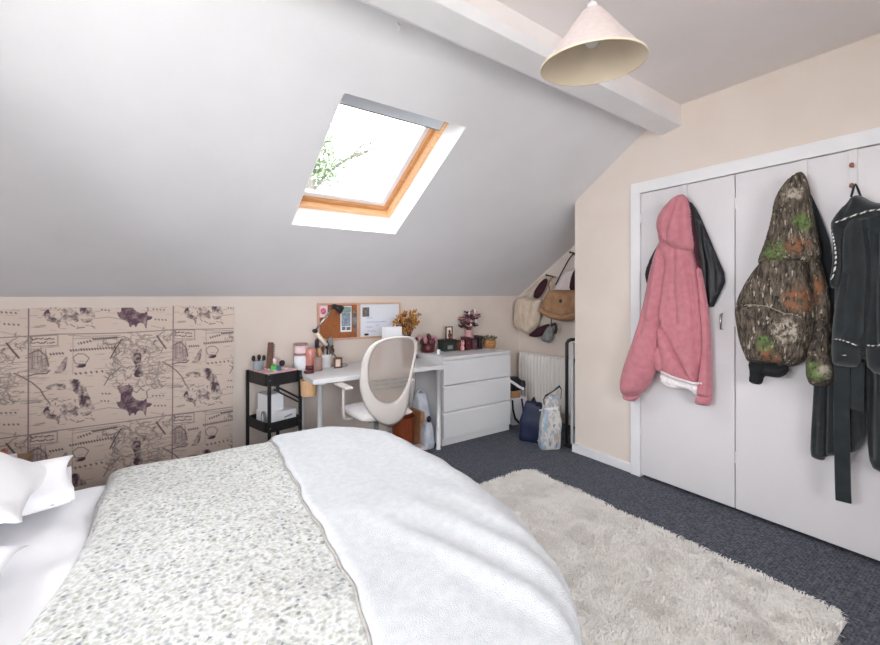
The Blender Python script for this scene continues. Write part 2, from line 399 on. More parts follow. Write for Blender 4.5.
def sack(c, levels, n=40, pw=.55, namp=.008, seed=0, rz=0.):
    """Soft bag: stacked superellipse sections (z, half width, half depth, dx, dy)."""
    mb = MB(); rows = []; cr, sr = math.cos(rz), math.sin(rz)
    L = []
    for i in range(len(levels)-1):
        for k in range(4):
            t = k/4; L.append([a*(1-t)+b*t for a, b in zip(levels[i], levels[i+1])])
    L.append(list(levels[-1])); v = []; f = []
    for z, hx, hy, dx, dy in L:
        for j in range(n):
            a = 2*PI*j/n; ca, sa = math.cos(a), math.sin(a)
            x = math.copysign(abs(ca)**pw, ca)*hx; y = math.copysign(abs(sa)**pw, sa)*hy
            k = 1+namp*14*noise.noise((x*9+seed, y*9, z*9))
            x, y = x*k+dx, y*k+dy
            v.append((c[0]+x*cr-y*sr, c[1]+x*sr+y*cr, c[2]+z))
    for i in range(len(L)-1):
        for j in range(n): f.append((i*n+j, i*n+(j+1) % n, (i+1)*n+(j+1) % n, (i+1)*n+j))
    f += [tuple(reversed(range(n))), tuple(range((len(L)-1)*n, len(L)*n))]
    return mb.add(v, f)
# ================================================================== THE ROOM
WY, KZ, TAN, CEIL = 3.48, 1.315, .66, 2.615
XL, XR, XA, YF = -1.2, 2.95, 3.5, -1.7
SL = lambda y: KZ+TAN*(WY-y)
YC = WY-(CEIL-KZ)/TAN
struct('floor', MB().box((XL-.1, YF-.1, -.1), (XA+.1, WY+.1, 0)), 'carpet')
struct('wall_back', MB().box((XL-.1, WY, 0), (XA+.1, WY+.12, KZ+.06)), 'cream')
# sloping ceiling with the skylight cut through it: built in slope space (x, along s, outward n)
ang = math.atan(TAN); ds = Vector((0, -math.cos(ang), math.sin(ang))); dn = Vector((0, math.sin(ang), math.cos(ang)))
O0 = Vector((0, WY, KZ))
def sp(x, s, n): return O0+Vector((x+.034*(s-1.35), 0, 0))+ds*s+dn*n
S_OF = lambda y: (WY-y)/math.cos(ang)
sx0, sx1, ss0, ss1 = .754, 1.518, S_OF(2.775), S_OF(1.955)
TOP = S_OF(YC)+.12; TH = .30
mb = MB()
def sbox(m, x0, x1, s0, s1, n0, n1):
    v = [sp(x, s, n) for n in (n0, n1) for s in (s0, s1) for x in (x0, x1)]
    m.add(v, [(0,1,3,2),(4,6,7,5),(0,4,5,1),(1,5,7,3),(3,7,6,2),(2,6,4,0)]); return m
sbox(mb, XL-.1, sx0, -.35, TOP, 0, TH); sbox(mb, sx1, XA+.1, -.35, TOP, 0, TH)
sbox(mb, sx0, sx1, -.35, ss0, 0, TH); sbox(mb, sx0, sx1, ss1, TOP, 0, TH)
struct('ceiling_slope', mb, 'slope')
# thin painted lining of the skylight reveal
mb = MB(); e = .004
sbox(mb, sx1-e, sx1, ss0, ss1, .001, .16); sbox(mb, sx0, sx0+e, ss0, ss1, .001, .16)
sbox(mb, sx0, sx1, ss0, ss0+e, .001, .16); sbox(mb, sx0, sx1, ss1-e, ss1, .001, .16)
struct('trim_3', mb, 'reveal')
struct('ceiling', MB().box((XL-.1, YF-.1, CEIL), (XA+.1, YC+.05, CEIL+.12)), 'ceil')
def beam_pts(poly, x0, x1, k=.026):
    n = len(poly); f = lambda X, p: (X, p[0]+k*(X-1.5), p[1])
    m = MB(); m.add([f(x0, p) for p in poly]+[f(x1, p) for p in poly], [tuple(range(n-1, -1, -1)), tuple(range(n, 2*n))]+[(q, (q+1) % n, n+(q+1) % n, n+q) for q in range(n)]); return m
bmo = struct('ceiling_beam', beam_pts([(1.366, 2.470), (1.500, 2.447), (1.62, 2.53), (1.60, 2.58), (1.38, 2.58)], XL-.05, XR+.05), 'gloss', bevel=.004)
beam_pts([(1.374, 2.482), (1.40, 2.482), (1.40, 2.66), (1.374, 2.66)], XL-.05, XR+.05).build('casing', 'ceil', bmo)
# gable wall with the wardrobe opening, the pier and the alcove behind
DZ = 2.067; DY = 1.685; DE = -.145
mb = MB(); pr = lambda a, b, d: (d, a, b)
mb.prism([(DY, 0), (2.272, 0), (2.272, SL(2.272)+.02), (DY, SL(DY)+.02)], pr, XR, XA)
mb.prism([(DE, DZ), (DY, DZ), (DY, SL(DY)+.02), (YC, CEIL+.02), (DE, CEIL+.02)], pr, XR, XR+.08)
mb.prism([(YF, 0), (DE, 0), (DE, CEIL+.02), (YF, CEIL+.02)], pr, XR, XR+.08)
struct('wall_right', mb, 'cream')
struct('wall_alcove', MB().prism([(YF-.1, 0), (WY+.05, 0), (WY+.05, KZ), (YC, CEIL+.05), (YF-.1, CEIL+.05)], pr, XA, XA+.1), 'cream')
def wall_with_window(name, mk, a0, a1, zt, w0, w1, z0, z1, mat):
    m = MB()
    for (p, q, r, s) in ((a0, w0, 0, zt), (w1, a1, 0, zt), (w0, w1, 0, z0), (w0, w1, z1, zt)): m.box(*mk(p, q, r, s))
    return struct(name, m, mat)
# unseen walls behind and beside the camera, with windows added for fill light
wx0, wx1, wz0, wz1 = -.9, .9, .7, 2.3
wall_with_window('wall_front', lambda p, q, r, s: ((p, YF-.2, r), (q, YF, s)), XL-.1, XA+.1, CEIL+.05, wx0, wx1, wz0, wz1, 'cream')
ly0, ly1, lz0, lz1 = -.05, 1.60, 1.15, 2.26
m = MB()
for (p, q, r, s) in ((YF-.1, ly0, 0, CEIL+.05), (ly0, ly1, 0, lz0), (ly0, ly1, lz1, CEIL+.05)): m.box((XL-.2, p, r), (XL, q, s))
m.prism([(ly1, 0), (WY+.05, 0), (WY+.05, KZ+.03), (YC, CEIL+.05), (ly1, CEIL+.05)], pr, XL-.2, XL)
struct('wall_left', m, 'cream')
def casement(name, mk, a0, a1, z0, z1):
    """white frame with a mullion, a pane each side"""
    t = .05; m = MB(); mid = (a0+a1)/2
    for (p, q, r, s) in ((a0, a1, z0, z0+t), (a0, a1, z1-t, z1), (a0, a0+t, z0, z1), (a1-t, a1, z0, z1), (mid-t/2, mid+t/2, z0, z1)): m.box(*mk(p, q, r, s, .06))
    f = struct(name, m, 'gloss')
    for p, q in ((a0+t, mid-t/2), (mid+t/2, a1-t)):
        MB().box(*mk(p, q, z0+t, z1-t, .006)).build('pane', 'glass', f)
    return f
casement('added_window_2', lambda p, q, r, s, w: ((p, YF-.12-w/2, r), (q, YF-.12+w/2, s)), wx0, wx1, wz0, wz1)
casement('added_window_3', lambda p, q, r, s, w: ((XL-.12-w/2, p, r), (XL-.12+w/2, q, s)), ly0, ly1, lz0, lz1)
# skylight: pine outer frame, darker sash, white gasket, blind box, pane
m = MB(); t = .045
def sring(m, x0, x1, s0, s1, n0, n1, w):
    sbox(m, x0, x0+w, s0, s1, n0, n1); sbox(m, x1-w, x1, s0, s1, n0, n1)
    sbox(m, x0+w, x1-w, s0, s0+w, n0, n1); sbox(m, x0+w, x1-w, s1-w, s1, n0, n1); return m
w1 = struct('window_1', sring(m, sx0, sx1, ss0, ss1, .16, .29, .03), 'pine')
sring(MB(), sx0+.03, sx1-.03, ss0+.03, ss1-.03, .20, .26, .028).build('sash', 'pine2', w1)
sring(MB(), sx0+.058, sx1-.058, ss0+.058, ss1-.058, .225, .25, .035).build('gasket', 'gloss', w1)
sbox(MB(), sx0+.03, sx1-.03, ss1-.165, ss1-.03, .165, .225).build('blind_box', 'blind', w1, bevel=.008)
sbox(MB(), sx0+.035, sx1-.035, ss1-.172, ss1-.165, .168, .20).build('blind_bar', 'grey_cap', w1)
sbox(MB(), sx0+.09, sx1-.09, ss0+.09, ss1-.09, .235, .241).build('pane', 'glass', w1)
# wardrobe doors, architrave, skirting
def wdoor(name, y0, y1, handle_y):
    d = struct(name, MB().box((2.935, y0+.0025, .022), (2.965, y1-.0025, DZ-.004)), 'door', bevel=.002)
    if handle_y is not None:
        MB().tube([(2.935, handle_y, 1.11), (2.913, handle_y, 1.115), (2.910, handle_y, 1.16), (2.913, handle_y, 1.205), (2.935, handle_y, 1.21)], .005, 8).build('handle', 'chrome', d, smooth=True)
    hb = MB()
    yy = y1-.004 if name != 'door_2' else y1-.004
    for z in (.30, 1.13, 1.85): hb.box((2.930, yy-.008, z), (2.936, yy+.004, z+.07))
    hb.build('hinge', 'door', d)
    return d
wdoor('door_1', 1.085, DY, 1.155); wdoor('door_2', .455, 1.085, None); wdoor('door_3', DE, .455, None)
fy = 1.756; fz = 2.147
m = MB(); m.box((2.922, DY, 0), (XR, fy, fz)); m.box((2.922, DE, DZ), (XR, DY, fz)); m.box((2.922, DE-.07, 0), (XR, DE, fz))
struct('trim_1', m, 'gloss', bevel=.003)
m = MB(); m.box((2.932, fy, 0), (XR, 2.29, .068)); m.box((2.932, 2.272, 0), (XA-.05, 2.29, .068))
struct('baseboard_right', m, 'gloss', bevel=.004)
struct('baseboard_back', MB().box((XL, WY-.015, 0), (XA, WY, .07)), 'gloss', bevel=.004)
# over-door straps with two pegs
def door_hook(y, label, pegs):
    r = thing('door_hook', label, 'hook', (2.928, y, 1.96), 0, 'over-door coat hooks')
    m = MB(); m.box((2.925, y-.016, 1.84), (2.9345, y+.016, 2.064)); m.build('strap', 'door', r, bevel=.001)
    for z in pegs:
        m = MB(); m.tube([(2.925, y, z), (2.903, y, z+.004)], .004, 8); m.ell((2.898, y, z+.005), (.012, .010, .013)); m.build('peg', 'copper', r, smooth=True)
door_hook(1.377, 'white over-door hook strap behind the pink hoodie hood', (1.90,))
door_hook(.757, 'white over-door hook strap above the camouflage hoodie', (1.90,))
door_hook(.560, 'white over-door hook with copper pegs holding the dark bathrobe', (1.975, 1.872))
# outside: unseen ground made pale to bounce daylight in, tree seen through the skylight
struct('ground', MB().box((-30, -30, -3.2), (30, 30, -3.0)), 'bounce_ground')
tr = thing('garden_tree', 'leafy garden tree seen faintly through the skylight', 'tree', (2.2, 9, -3.0))
P9 = lambda x, y: ony(x, y, 9.)
m = MB(); m.tube([(2.2, 9, -3), (2.3, 9.1, 1.0), P9(306, 215), P9(312, 175), P9(318, 130), P9(322, 112)], [.2, .17, .12, .09, .05, .02], 8)
br = []
for a, b, c in (((306, 200), (330, 170), (352, 158)), ((330, 170), (352, 156), (380, 146)), ((352, 158), (368, 152), (381, 168)), ((312, 175), (322, 166), (332, 155)), ((318, 150), (328, 140), (336, 135)), ((352, 157), (362, 145), (374, 143))):
    br.append((a, b, c)); m.tube([P9(*a), P9(*b), P9(*c)], [.04, .03, .012], 6)
m.build('trunk', 'bark', tr, smooth=True)
m = MB()
def leafs(m, c, rad, n, s):
    for _ in range(n):
        p = Vector(c)+Vector((random.gauss(0, 1)*rad, random.gauss(0, 1)*rad, random.gauss(0, 1)*rad))
        a = Vector((random.uniform(-1, 1), random.uniform(-1, 1), random.uniform(-1, 1))).normalized(); b = a.orthogonal().normalized()
        m.add([p-a*s, p+b*s*.45, p+a*s, p-b*s*.45], [(0, 1, 2, 3)])
for (x, y, r, n) in ((320, 152, .26, 320), (312, 165, .25, 260), (326, 132, .22, 170), (320, 175, .24, 300), (332, 170, .18, 130), (345, 160, .14, 70), (360, 152, .15, 70), (374, 147, .14, 50), (308, 200, .25, 60), (330, 140, .15, 30)): leafs(m, P9(x, y), r, n, .075)
m.build('foliage', 'foliage', tr)
# ------------------------------------------------------------------ camera, sky, daylight
cam = bpy.data.cameras.new('camera'); co = bpy.data.objects.new('camera', cam); COL.objects.link(co)
co.location = (0, 0, EYE); co.rotation_euler = (PI/2, 0, -YAW); cam.sensor_width = 36; cam.lens = FP/880*36
cam.shift_y = -(322.5-HY)/880; cam.clip_start = .02; SC.camera = co
w = bpy.data.worlds.new('sky'); SC.world = w; w.use_nodes = True
bg = w.node_tree.nodes['Background']; bg.inputs[0].default_value = (.93, .962, 1.0, 1); bg.inputs[1].default_value = 10.0
def portal(loc, rot, sx, sy):
    l = bpy.data.lights.new('window_portal', 'AREA'); l.shape = 'RECTANGLE'; l.size = sx; l.size_y = sy; l.cycles.is_portal = True
    o = bpy.data.objects.new('window_portal', l); COL.objects.link(o); o.location = loc; o.rotation_euler = rot
portal(((wx0+wx1)/2, YF-.21, (wz0+wz1)/2), (PI/2, 0, 0), wx1-wx0, wz1-wz0)
portal((XL-.21, (ly0+ly1)/2, (lz0+lz1)/2), (PI/2, 0, -PI/2), ly1-ly0, lz1-lz0)
portal(tuple(sp((sx0+sx1)/2, (ss0+ss1)/2, .31)), (-ang, 0, 0), sx1-sx0, ss1-ss0)
SC.view_settings.view_transform = 'Standard'; SC.view_settings.look = 'None'; SC.view_settings.gamma = 1; SC.view_settings.exposure = 0.52
SC.view_settings.use_curve_mapping = False
SC.cycles.max_bounces = 12; SC.cycles.diffuse_bounces = 8; SC.cycles.transparent_max_bounces = 16
SC.cycles.sample_clamp_indirect = 8
# ================================================================== BED
XF_, YFAR, YNEAR, RC, RR = 1.09, 2.28, .43, .30, .15
cx1, cy0, cy1 = XF_-RC-RR, YNEAR+RC+RR, YFAR-RC-RR
def drape(x, y, z0, off=0., flare=.03, seed=0.):
    """cloth over the bed: flat on top, rolling over the foot and the sides, hanging below"""
    cxx = cx1-.31*max(0, 1.35-y)**1.5
    qx, qy = min(x, cxx), min(max(y, cy0), cy1); dx, dy = x-qx, y-qy; a = math.hypot(dx, dy)
    wr = .011*noise.noise((x*3.2+seed, y*3.6, seed))+.005*noise.noise((x*9+seed, y*8, 3+seed))
    if a < RC: return Vector((x, y, z0+off+wr))
    nx, ny = dx/a, dy/a; b = a-RC; r = RR+off; k = min(b/RR, PI/2)
    g = r*math.sin(k); h = r*(1-math.cos(k)); rest = max(0, b-RR*PI/2)
    th = math.atan2(ny, nx)*.8+qy*1.6-qx*1.6
    fl = (flare*math.sin(th*9+seed)+.6*flare*math.sin(th*17+1+seed))*min(1, (rest+.1*k)/.3)
    g += fl+.10*rest; h += rest
    return Vector((qx+nx*(RC+g), qy+ny*(RC+g), z0+off-h+wr*(1-k/1.7)))
bed = thing('bed', 'double bed with its base hidden under white bedding', 'bed', (0, 1.36, 0))
m = MB(); m.prism([(-1.12, .76), (.5, .76), (.80, 1.05), (.86, 1.4), (.86, 2.04), (-1.12, 2.06)], lambda a, b, c: (a, b, c), .16, .30); m.build('bed_base', 'bedwood', bed, bevel=.01)
for x in (-1.05, .62):
    for y in (.94, 1.98): MB().box((x-.03, y-.03, 0), (x+.03, y+.03, .16)).build('leg', 'bedwood', bed)
MB().prism([(-1.12, .72), (.50, .72), (.72, .84), (.84, 1.05), (.90, 1.3), (.92, 1.6), (.92, 1.98), (.86, 2.08), (-1.12, 2.10)], lambda a, b, c: (a, b, c), .30, .545).build('mattress', 'mattress', bed, bevel=.04, bseg=4, smooth=True)
def lerp(a, b, t): return a+(b-a)*t
def smoothpts(pts, y):
    """edge x at a given y, from photo-measured points"""
    ys = [p[1] for p in pts]; xs = [p[0] for p in pts]
    return float(np.interp(y, ys, xs))
# fitted sheet with soft creases between pillows and duvet
def sheet_fn(u, v):
    y = lerp(.2, 2.5, v); x = lerp(-1.12, .05, u)
    p = drape(x, y, .555, 0., .012, 4.)
    cr = .028*abs(noise.noise((x*3-y*2.6, x*1.4+y*1.8, 9)))+.008*noise.noise(((x+y*.5)*11, (y-x)*3, 2))
    p.z += cr*(1 if abs(y-1.355) < .8 else .4); return p
sh = MB().grid(sheet_fn, 90, 130).build('bed_sheet', 'sheet', smooth=True, solid=.004)
tag(sh, 'creased white cotton sheet on the mattress between pillows and floral duvet', 'sheet')
# floral duvet
DE_PTS = [(-.34, .0), (-.30, .7), (-.246, 1.19), (-.217, 1.312), (-.184, 1.5), (-.158, 1.8), (-.153, 2.217), (-.15, 2.7)]
def duvet_fn(u, v):
    y = lerp(.08, 2.66, v); e0 = smoothpts(DE_PTS, y)+.012*noise.noise((y*5, 3, 1)); x = lerp(e0, 1.46, u**1.0)
    d = x-e0; lip = .035*(1-math.sqrt(max(0, 1-(1-min(d/.05, 1))**2)))
    p = drape(x, y, .605, 0., .032, 1.); p.z -= lip; return p
dv = MB().grid(duvet_fn, 130, 150).build('duvet', 'floral', smooth=True, solid=.012)
tag(dv, 'white duvet with a small grey floral print over the middle of the bed', 'duvet')
# white fleece blanket across the foot
FE_PTS = [(.30, .0), (.34, .5), (.37, .769), (.395, .902), (.416, 1.118), (.436, 1.406), (.45, 1.60), (.452, 1.75), (.478, 1.95), (.485, 2.19), (.49, 2.7)]
def fleece_edge(y): return smoothpts(FE_PTS, y)+.010*noise.noise((y*4.5, 1, 3))+.003*math.sin(y*41)
def fleece_fn(u, v):
    y = lerp(.06, 2.68, v); e0 = fleece_edge(y); x = lerp(e0, 1.56, u); d = x-e0
    lip = .016*(1-math.sqrt(max(0, 1-(1-min(d/.025, 1))**2)))
    p = drape(x, y, .605, .022, .032, 1.); p.z -= lip
    # soft folds where it falls over the near corner of the foot
    for k, (fx, dirx, dep) in enumerate(((.70, -.28, .016), (.82, -.20, .014), (.92, -.1, .012))):
        lx = fx+dirx*(y-.75); t = (x-lx)/.035
        p.z += dep*math.exp(-t*t)*max(0, min(1, (1.35-y)/.5))
    return p
fl = MB().grid(fleece_fn, 150, 180).build('fleece_blanket', 'fleece', smooth=True, solid=.010)
tag(fl, 'plain white fleece blanket spread across the foot of the bed', 'blanket')
hem = MB(); hem.tube([duvet_fn.__call__ and (drape(fleece_edge(y)-.004, y, .605, .011, .032, 1.)) for y in np.linspace(.3, 2.6, 120)], .005, 6)
hem.build('hem', 'fleece_back', fl, smooth=True)
def pillow(c, lx, ly, th, rot, label, seed, opening=False):
    r = thing('pillow', label, 'pillow', c, 0, 'pillows at the head of the bed')
    mx = rot.to_matrix()
    def side(sg):
        def f(u, v):
            a, b = 2*u-1, 2*v-1
            k = (1-abs(a)**2.2)**.62*(1-abs(b)**2.2)**.62
            pin = 1-.10*(1-abs(a)**2)*(abs(b)**3); pin2 = 1-.10*(1-abs(b)**2)*(abs(a)**3)
            n = (.022*noise.noise((a*1.8+seed, b*1.8, sg*3+seed))+.012*abs(noise.noise((a*3.2+b*2+seed, b*2.6-a, seed))))*min(1, k*2)
            rip = .008*math.sin(b*7+seed)*abs(a)**4+.008*math.sin(a*8+seed)*abs(b)**4
            return Vector(mx @ Vector((a*lx/2*pin2, b*ly/2*pin, sg*th/2*k+n+rip)))
        return f
    m = MB(); m.grid(side(1), 44, 44); m.grid(side(-1), 44, 44)
    m.build('pillowcase', 'pillow', r, smooth=True, local=True)
    if opening:   # the open end of the pillowcase standing up past the filling
        def lip(u, v):
            b = 2*v-1; x = lx/2-.16+.20*u; zz = .075*(1-b*b)**.5 if abs(b) < 1 else 0
            return Vector(mx @ Vector((x+.01*math.sin(b*5), b*ly/2*.97, zz*(1-.15*u)*(1+.25*math.sin(b*4+1))+.004)))
        def lip2(u, v):
            b = 2*v-1; x = lx/2-.16+.20*u
            return Vector(mx @ Vector((x, b*ly/2*.97, -.035*(1-b*b)**.5+.006*math.sin(b*5))))
        mm = MB(); mm.grid(lip, 10, 30); mm.grid(lip2, 10, 30); mm.build('open_end', 'pillow', r, smooth=True, local=True, solid=.003)
    return r
from mathutils import Euler
pillow((-.585, 2.00, .622), .60, .44, .085, Euler((-.02, -.05, .12)), 'lower white pillow with its open pillowcase end, beside the tapestry wall', 1, True)
pillow((-.615, 1.84, .785), .70, .56, .19, Euler((-.08, .27, -.05)), 'upper white pillow leaning on top of the other pillows', 2)
pillow((-.615, 1.40, .645), .66, .46, .13, Euler((0, .04, .0)), 'white pillow nearest the camera, lying on the sheet', 3)
# bedside table beyond the bed with a few things on it
nt_ = thing('bedside_table', 'small wooden bedside table behind the pillows', 'table', (-.80, 2.72, 0))
MB().box((-1.02, 2.53, .50), (-.50, 2.92, .53)).build('table_top', 'bedwood', nt_, bevel=.004)
for x in (-.99, -.53):
    for y in (2.56, 2.89): MB().box((x-.018, y-.018, 0), (x+.018, y+.018, .50)).build('leg', 'bedwood', nt_)
tb = MB().box((-.66, 2.64, .53), (-.53, 2.78, .575)).build('tissue_box', 'sheet', bevel=.006); tag(tb, 'small white box on the bedside table behind the pillows', 'box')
tb = MB().box((-.66, 2.64, .5755), (-.56, 2.77, .60)).build('book', 'orange', bevel=.003); tag(tb, 'orange-red book on the white box behind the pillows', 'book')
# ================================================================== TAPESTRY (printed old-map cloth)
TX0, TX1, TZ0, TZ1, PX_, PZ_ = -1.12, .492, .12, 1.252, .728, .595
RES = .0035
def paint_tile():
    nx, nz = int(PX_/RES), int(PZ_/RES); ink = np.zeros((nz, nx)); hue = np.zeros((nz, nx))
    S, T = np.meshgrid((np.arange(nx)+.5)*RES, (np.arange(nz)+.5)*RES); P = np.stack([S.ravel(), T.ravel()], 1)
    def st(x, y):
        q = ony(x, y, 3.47); return (q.x+.617, 1.085-q.z)
    def line(pts, w, a, px=True, wob=0.):
        pts = [st(*p) for p in pts] if px else pts
        if wob:
            q = []
            for i in range(len(pts)-1):
                for k in range(6):
                    t = k/6; q.append((lerp(pts[i][0], pts[i+1][0], t)+random.gauss(0, wob), lerp(pts[i][1], pts[i+1][1], t)+random.gauss(0, wob)))
            pts = q+[pts[-1]]
        for ox in (-PX_, 0, PX_):
            for oz in (-PZ_, 0, PZ_):
                xs = [p[0]+ox for p in pts]; zs = [p[1]+oz for p in pts]
                if max(xs) < -.02 or min(xs) > PX_+.02 or max(zs) < -.02 or min(zs) > PZ_+.02: continue
                for i in range(len(pts)-1):
                    a0 = (pts[i][0]+ox, pts[i][1]+oz); b0 = (pts[i+1][0]+ox, pts[i+1][1]+oz)
                    j0 = max(0, int((min(a0[0], b0[0])-3*w)/RES)); j1 = min(nx, int((max(a0[0], b0[0])+3*w)/RES)+2)
                    i0 = max(0, int((min(a0[1], b0[1])-3*w)/RES)); i1 = min(nz, int((max(a0[1], b0[1])+3*w)/RES)+2)
                    if j1 <= j0 or i1 <= i0: continue
                    sub = np.stack([S[i0:i1, j0:j1].ravel(), T[i0:i1, j0:j1].ravel()], 1)
                    d = seg_dist(sub, a0, b0).reshape(i1-i0, j1-j0)
                    ink[i0:i1, j0:j1] = np.maximum(ink[i0:i1, j0:j1], a*np.clip(1.5-d/w, 0, 1))
    nzf = np.array([[noise.noise((j*.09, i*.09, 1.))+.7*noise.noise((j*.25, i*.25, 2.)) for j in range(nx)] for i in range(nz)])
    def blob(pts, a, rough=.5, hu=0.):
        q = chaikin([st(*p) for p in pts], 2)
        for ox in (-PX_, 0, PX_):
            for oz in (-PZ_, 0, PZ_):
                mk = inside(P-np.array([ox, oz]), q).reshape(nz, nx)
                v = np.clip(a*(1-rough*.6+rough*nzf*1.3), 0, 1)
                np.maximum(ink, np.where(mk, v, 0), out=ink); np.maximum(hue, np.where(mk, hu, 0), out=hue)
    line([(0, -.02), (0, PZ_+.02)], .003, .6, False); line([(-.02, .0), (PX_+.02, .0)], .003, .5, False)
    line([(.20, 0), (.20, .25)], .002, .3, False)
    # title cartouche and rows of lettering as illegible dots
    line([(30, 336), (57, 335), (57, 345), (30, 346), (30, 336)], .002, .55); line([(29, 349), (59, 346)], .002, .45)
    for y in (338.5, 342):
        for k in range(9):
            x = 31+k*2.6; line([(x, y+random.uniform(-.6, .6)), (x+random.uniform(.8, 2.2), y+random.uniform(-1, 1))], .0028, .8)
    for (x0, y0, x1, y1, n) in ((93, 338, 116, 336, 12), (70, 350, 114, 346, 17), (50, 354, 62, 353, 5), (75, 373, 102, 370, 6), (78, 343, 90, 340, 5)):
        for k in range(n):
            t = k/(n-1); x, y = lerp(x0, x1, t), lerp(y0, y1, t); line([(x-.5, y-.6), (x+.5, y+.6)], .0035, .85)
    # hatched ship
    for k in range(26):
        x = random.uniform(28, 47); y = random.uniform(350, 372); l = random.uniform(3, 9); line([(x, y), (min(x+l, 49), y-.4)], .002, random.uniform(.3, .65))
    for k in range(12):
        x = random.uniform(30, 46); line([(x, random.uniform(346, 356)), (x+random.uniform(-1, 2), random.uniform(362, 371))], .0022, .5)
    line([(29, 353), (38, 349), (46, 356), (48, 366)], .003, .7); line([(28, 375), (36, 373), (46, 373), (49, 370)], .0035, .7)
    blob([(28, 349), (46, 348), (49, 372), (28, 375)], .28, .3, .5)
    blob([(52, 373), (57, 368), (62, 360), (67, 354), (66, 365), (63, 373)], .62, .5, .5)
    line([(75, 363), (72, 357), (77, 353), (84, 353), (89, 357), (85, 363), (75, 363)], .0025, .6); blob([(74, 365), (80, 363), (87, 363), (84, 367), (75, 367)], .8, .4)
    # coastline tangle
    for k in range(130):
        x, y = random.uniform(106, 170), random.uniform(334, 384); pts = [(x, y)]; a = random.uniform(0, 6.3)
        for j in range(random.randint(2, 5)):
            a += random.gauss(0, .9); x += 3.4*math.cos(a); y += 2.6*math.sin(a); pts.append((x, y))
        line(pts, .0026, random.uniform(.25, .55), wob=.002)
    for k in range(80):
        x, y = random.uniform(108, 172), random.uniform(334, 388); l = random.uniform(4, 16); line([(x, y), (x+l, y-l*.05)], .0017, random.uniform(.25, .5))
    line([(110, 357), (116, 346), (121, 338)], .0035, .75); line([(156, 335), (160, 341), (165, 348)], .004, .85); line([(104, 384), (110, 374), (120, 366)], .003, .6)
    blob([(133, 352), (141, 351), (140, 362), (142, 372), (150, 375), (132, 377), (136, 366), (132, 360)], .85, .6, .3)
    blob([(120, 350), (136, 347), (150, 347), (148, 353), (128, 354)], .5, .9, .3); blob([(150, 340), (160, 338), (163, 346), (156, 350)], .5, .8)
    # rhumb line
    line([(14, 372), (24, 377), (32, 382), (40, 389), (44, 396), (49, 403)], .003, .7)
    # sea beast arching down
    blob([(45, 386), (52, 383), (62, 384), (66, 379), (75, 378), (84, 381), (87, 390), (92, 402), (96, 408), (88, 416), (80, 415), (80, 404), (76, 393), (70, 388), (58, 390), (46, 389)], .72, .75, .35)
    blob([(42, 412), (46, 406), (49, 407), (49, 414), (56, 415), (60, 418), (58, 426), (56, 419), (47, 419)], .8, .6, .3)
    blob([(58, 405), (68, 403), (78, 406), (80, 414), (70, 419), (60, 418)], .5, 1., .6)
    for k in range(40):
        x, y = random.uniform(44, 92), random.uniform(398, 420); line([(x, y), (x+random.uniform(-4, 5), y+random.uniform(-3, 3))], .0022, random.uniform(.4, .75))
    for k in range(16):
        x, y = random.uniform(29, 44), random.uniform(390, 426); l = random.uniform(4, 12); line([(x, y), (x+l, y-.6)], .002, random.uniform(.25, .5))
    line([(68, 430), (84, 429), (100, 427), (120, 424)], .002, .5); line([(72, 433), (90, 430), (110, 428)], .0025, .4); line([(76, 422), (84, 420)], .003, .6)
    # standing beast
    blob([(116, 385), (119, 384), (121, 386), (127, 383), (132, 385), (133, 388), (131, 395), (136, 399), (142, 401), (147, 397), (146, 402), (152, 403), (150, 406), (146, 407), (146, 413), (145, 416), (143, 410), (137, 410), (135, 416), (133, 411), (129, 417), (128, 410), (121, 408), (117, 405), (116, 400), (120, 402), (121, 396), (119, 390)], .80, .28, .9)
    line([(131, 388), (136, 392), (140, 387), (144, 390)], .003, .6); line([(147, 397), (146, 391), (149, 388)], .003, .6)
    for y, x0, n in ((395, 152, 4), (405, 154, 4), (400, 101, 3), (392, 102, 3)):
        for k in range(n): line([(x0+k*3.4, y), (x0+k*3.4+.8, y+.8)], .003, .8)
    line([(94, 410), (108, 407), (122, 408)], .0018, .5); line([(150, 412), (162, 414), (171, 416)], .0018, .4); line([(92, 404), (100, 402)], .0018, .4)
    for k in range(120):
        x, y = random.uniform(30, 170), random.uniform(336, 428); l = random.uniform(3, 12); line([(x, y), (x+l, y-l*.05+random.uniform(-.4, .4))], .0015, random.uniform(.15, .4))
    return ink, hue
INK, HUE = paint_tile()
nu, nv = int((TX1-TX0)/RES), int((TZ1-TZ0)/RES)
def tap_pos(u, v):
    x = lerp(TX0, TX1, u); z = lerp(TZ0, TZ1, v)
    sag = .010*abs(math.sin((x-.13)*PI/.62))*v; rt = .012*v if u > .98 else 0
    return Vector((x+.010*v*u, 3.468-.008*(1+noise.noise((x*4, z*1.5, 2)))*.5-.003, z-sag))
ta = MB().grid(tap_pos, nu, nv).build('wall_tapestry', 'tapestry', smooth=True)
tag(ta, 'beige wall tapestry printed with an antique map and dark beasts', 'tapestry')
vc = np.array([tuple(tap_pos(i/(nu-1), j/(nv-1)))[::2] for i in range(nu) for j in range(nv)])
ui = ((np.array([lerp(TX0, TX1, i/(nu-1)) for i in range(nu) for j in range(nv)])+.617) % PX_/RES).astype(int) % INK.shape[1]
vi = ((1.085-np.array([lerp(TZ0, TZ1, j/(nv-1)) for i in range(nu) for j in range(nv)])) % PZ_/RES).astype(int) % INK.shape[0]
iv = np.clip(INK[vi, ui]*1.3, 0, .97); hv = HUE[vi, ui]
bg_ = np.array(lin('#dac9bd')[:3]); dk = np.array(lin('#43343d')[:3]); pl = np.array(lin('#5f4255')[:3])
lowf = np.array([.5+.5*noise.noise((x*2, z*2, 5)) for x, z in vc[::7]]).repeat(7)[:len(vc)]
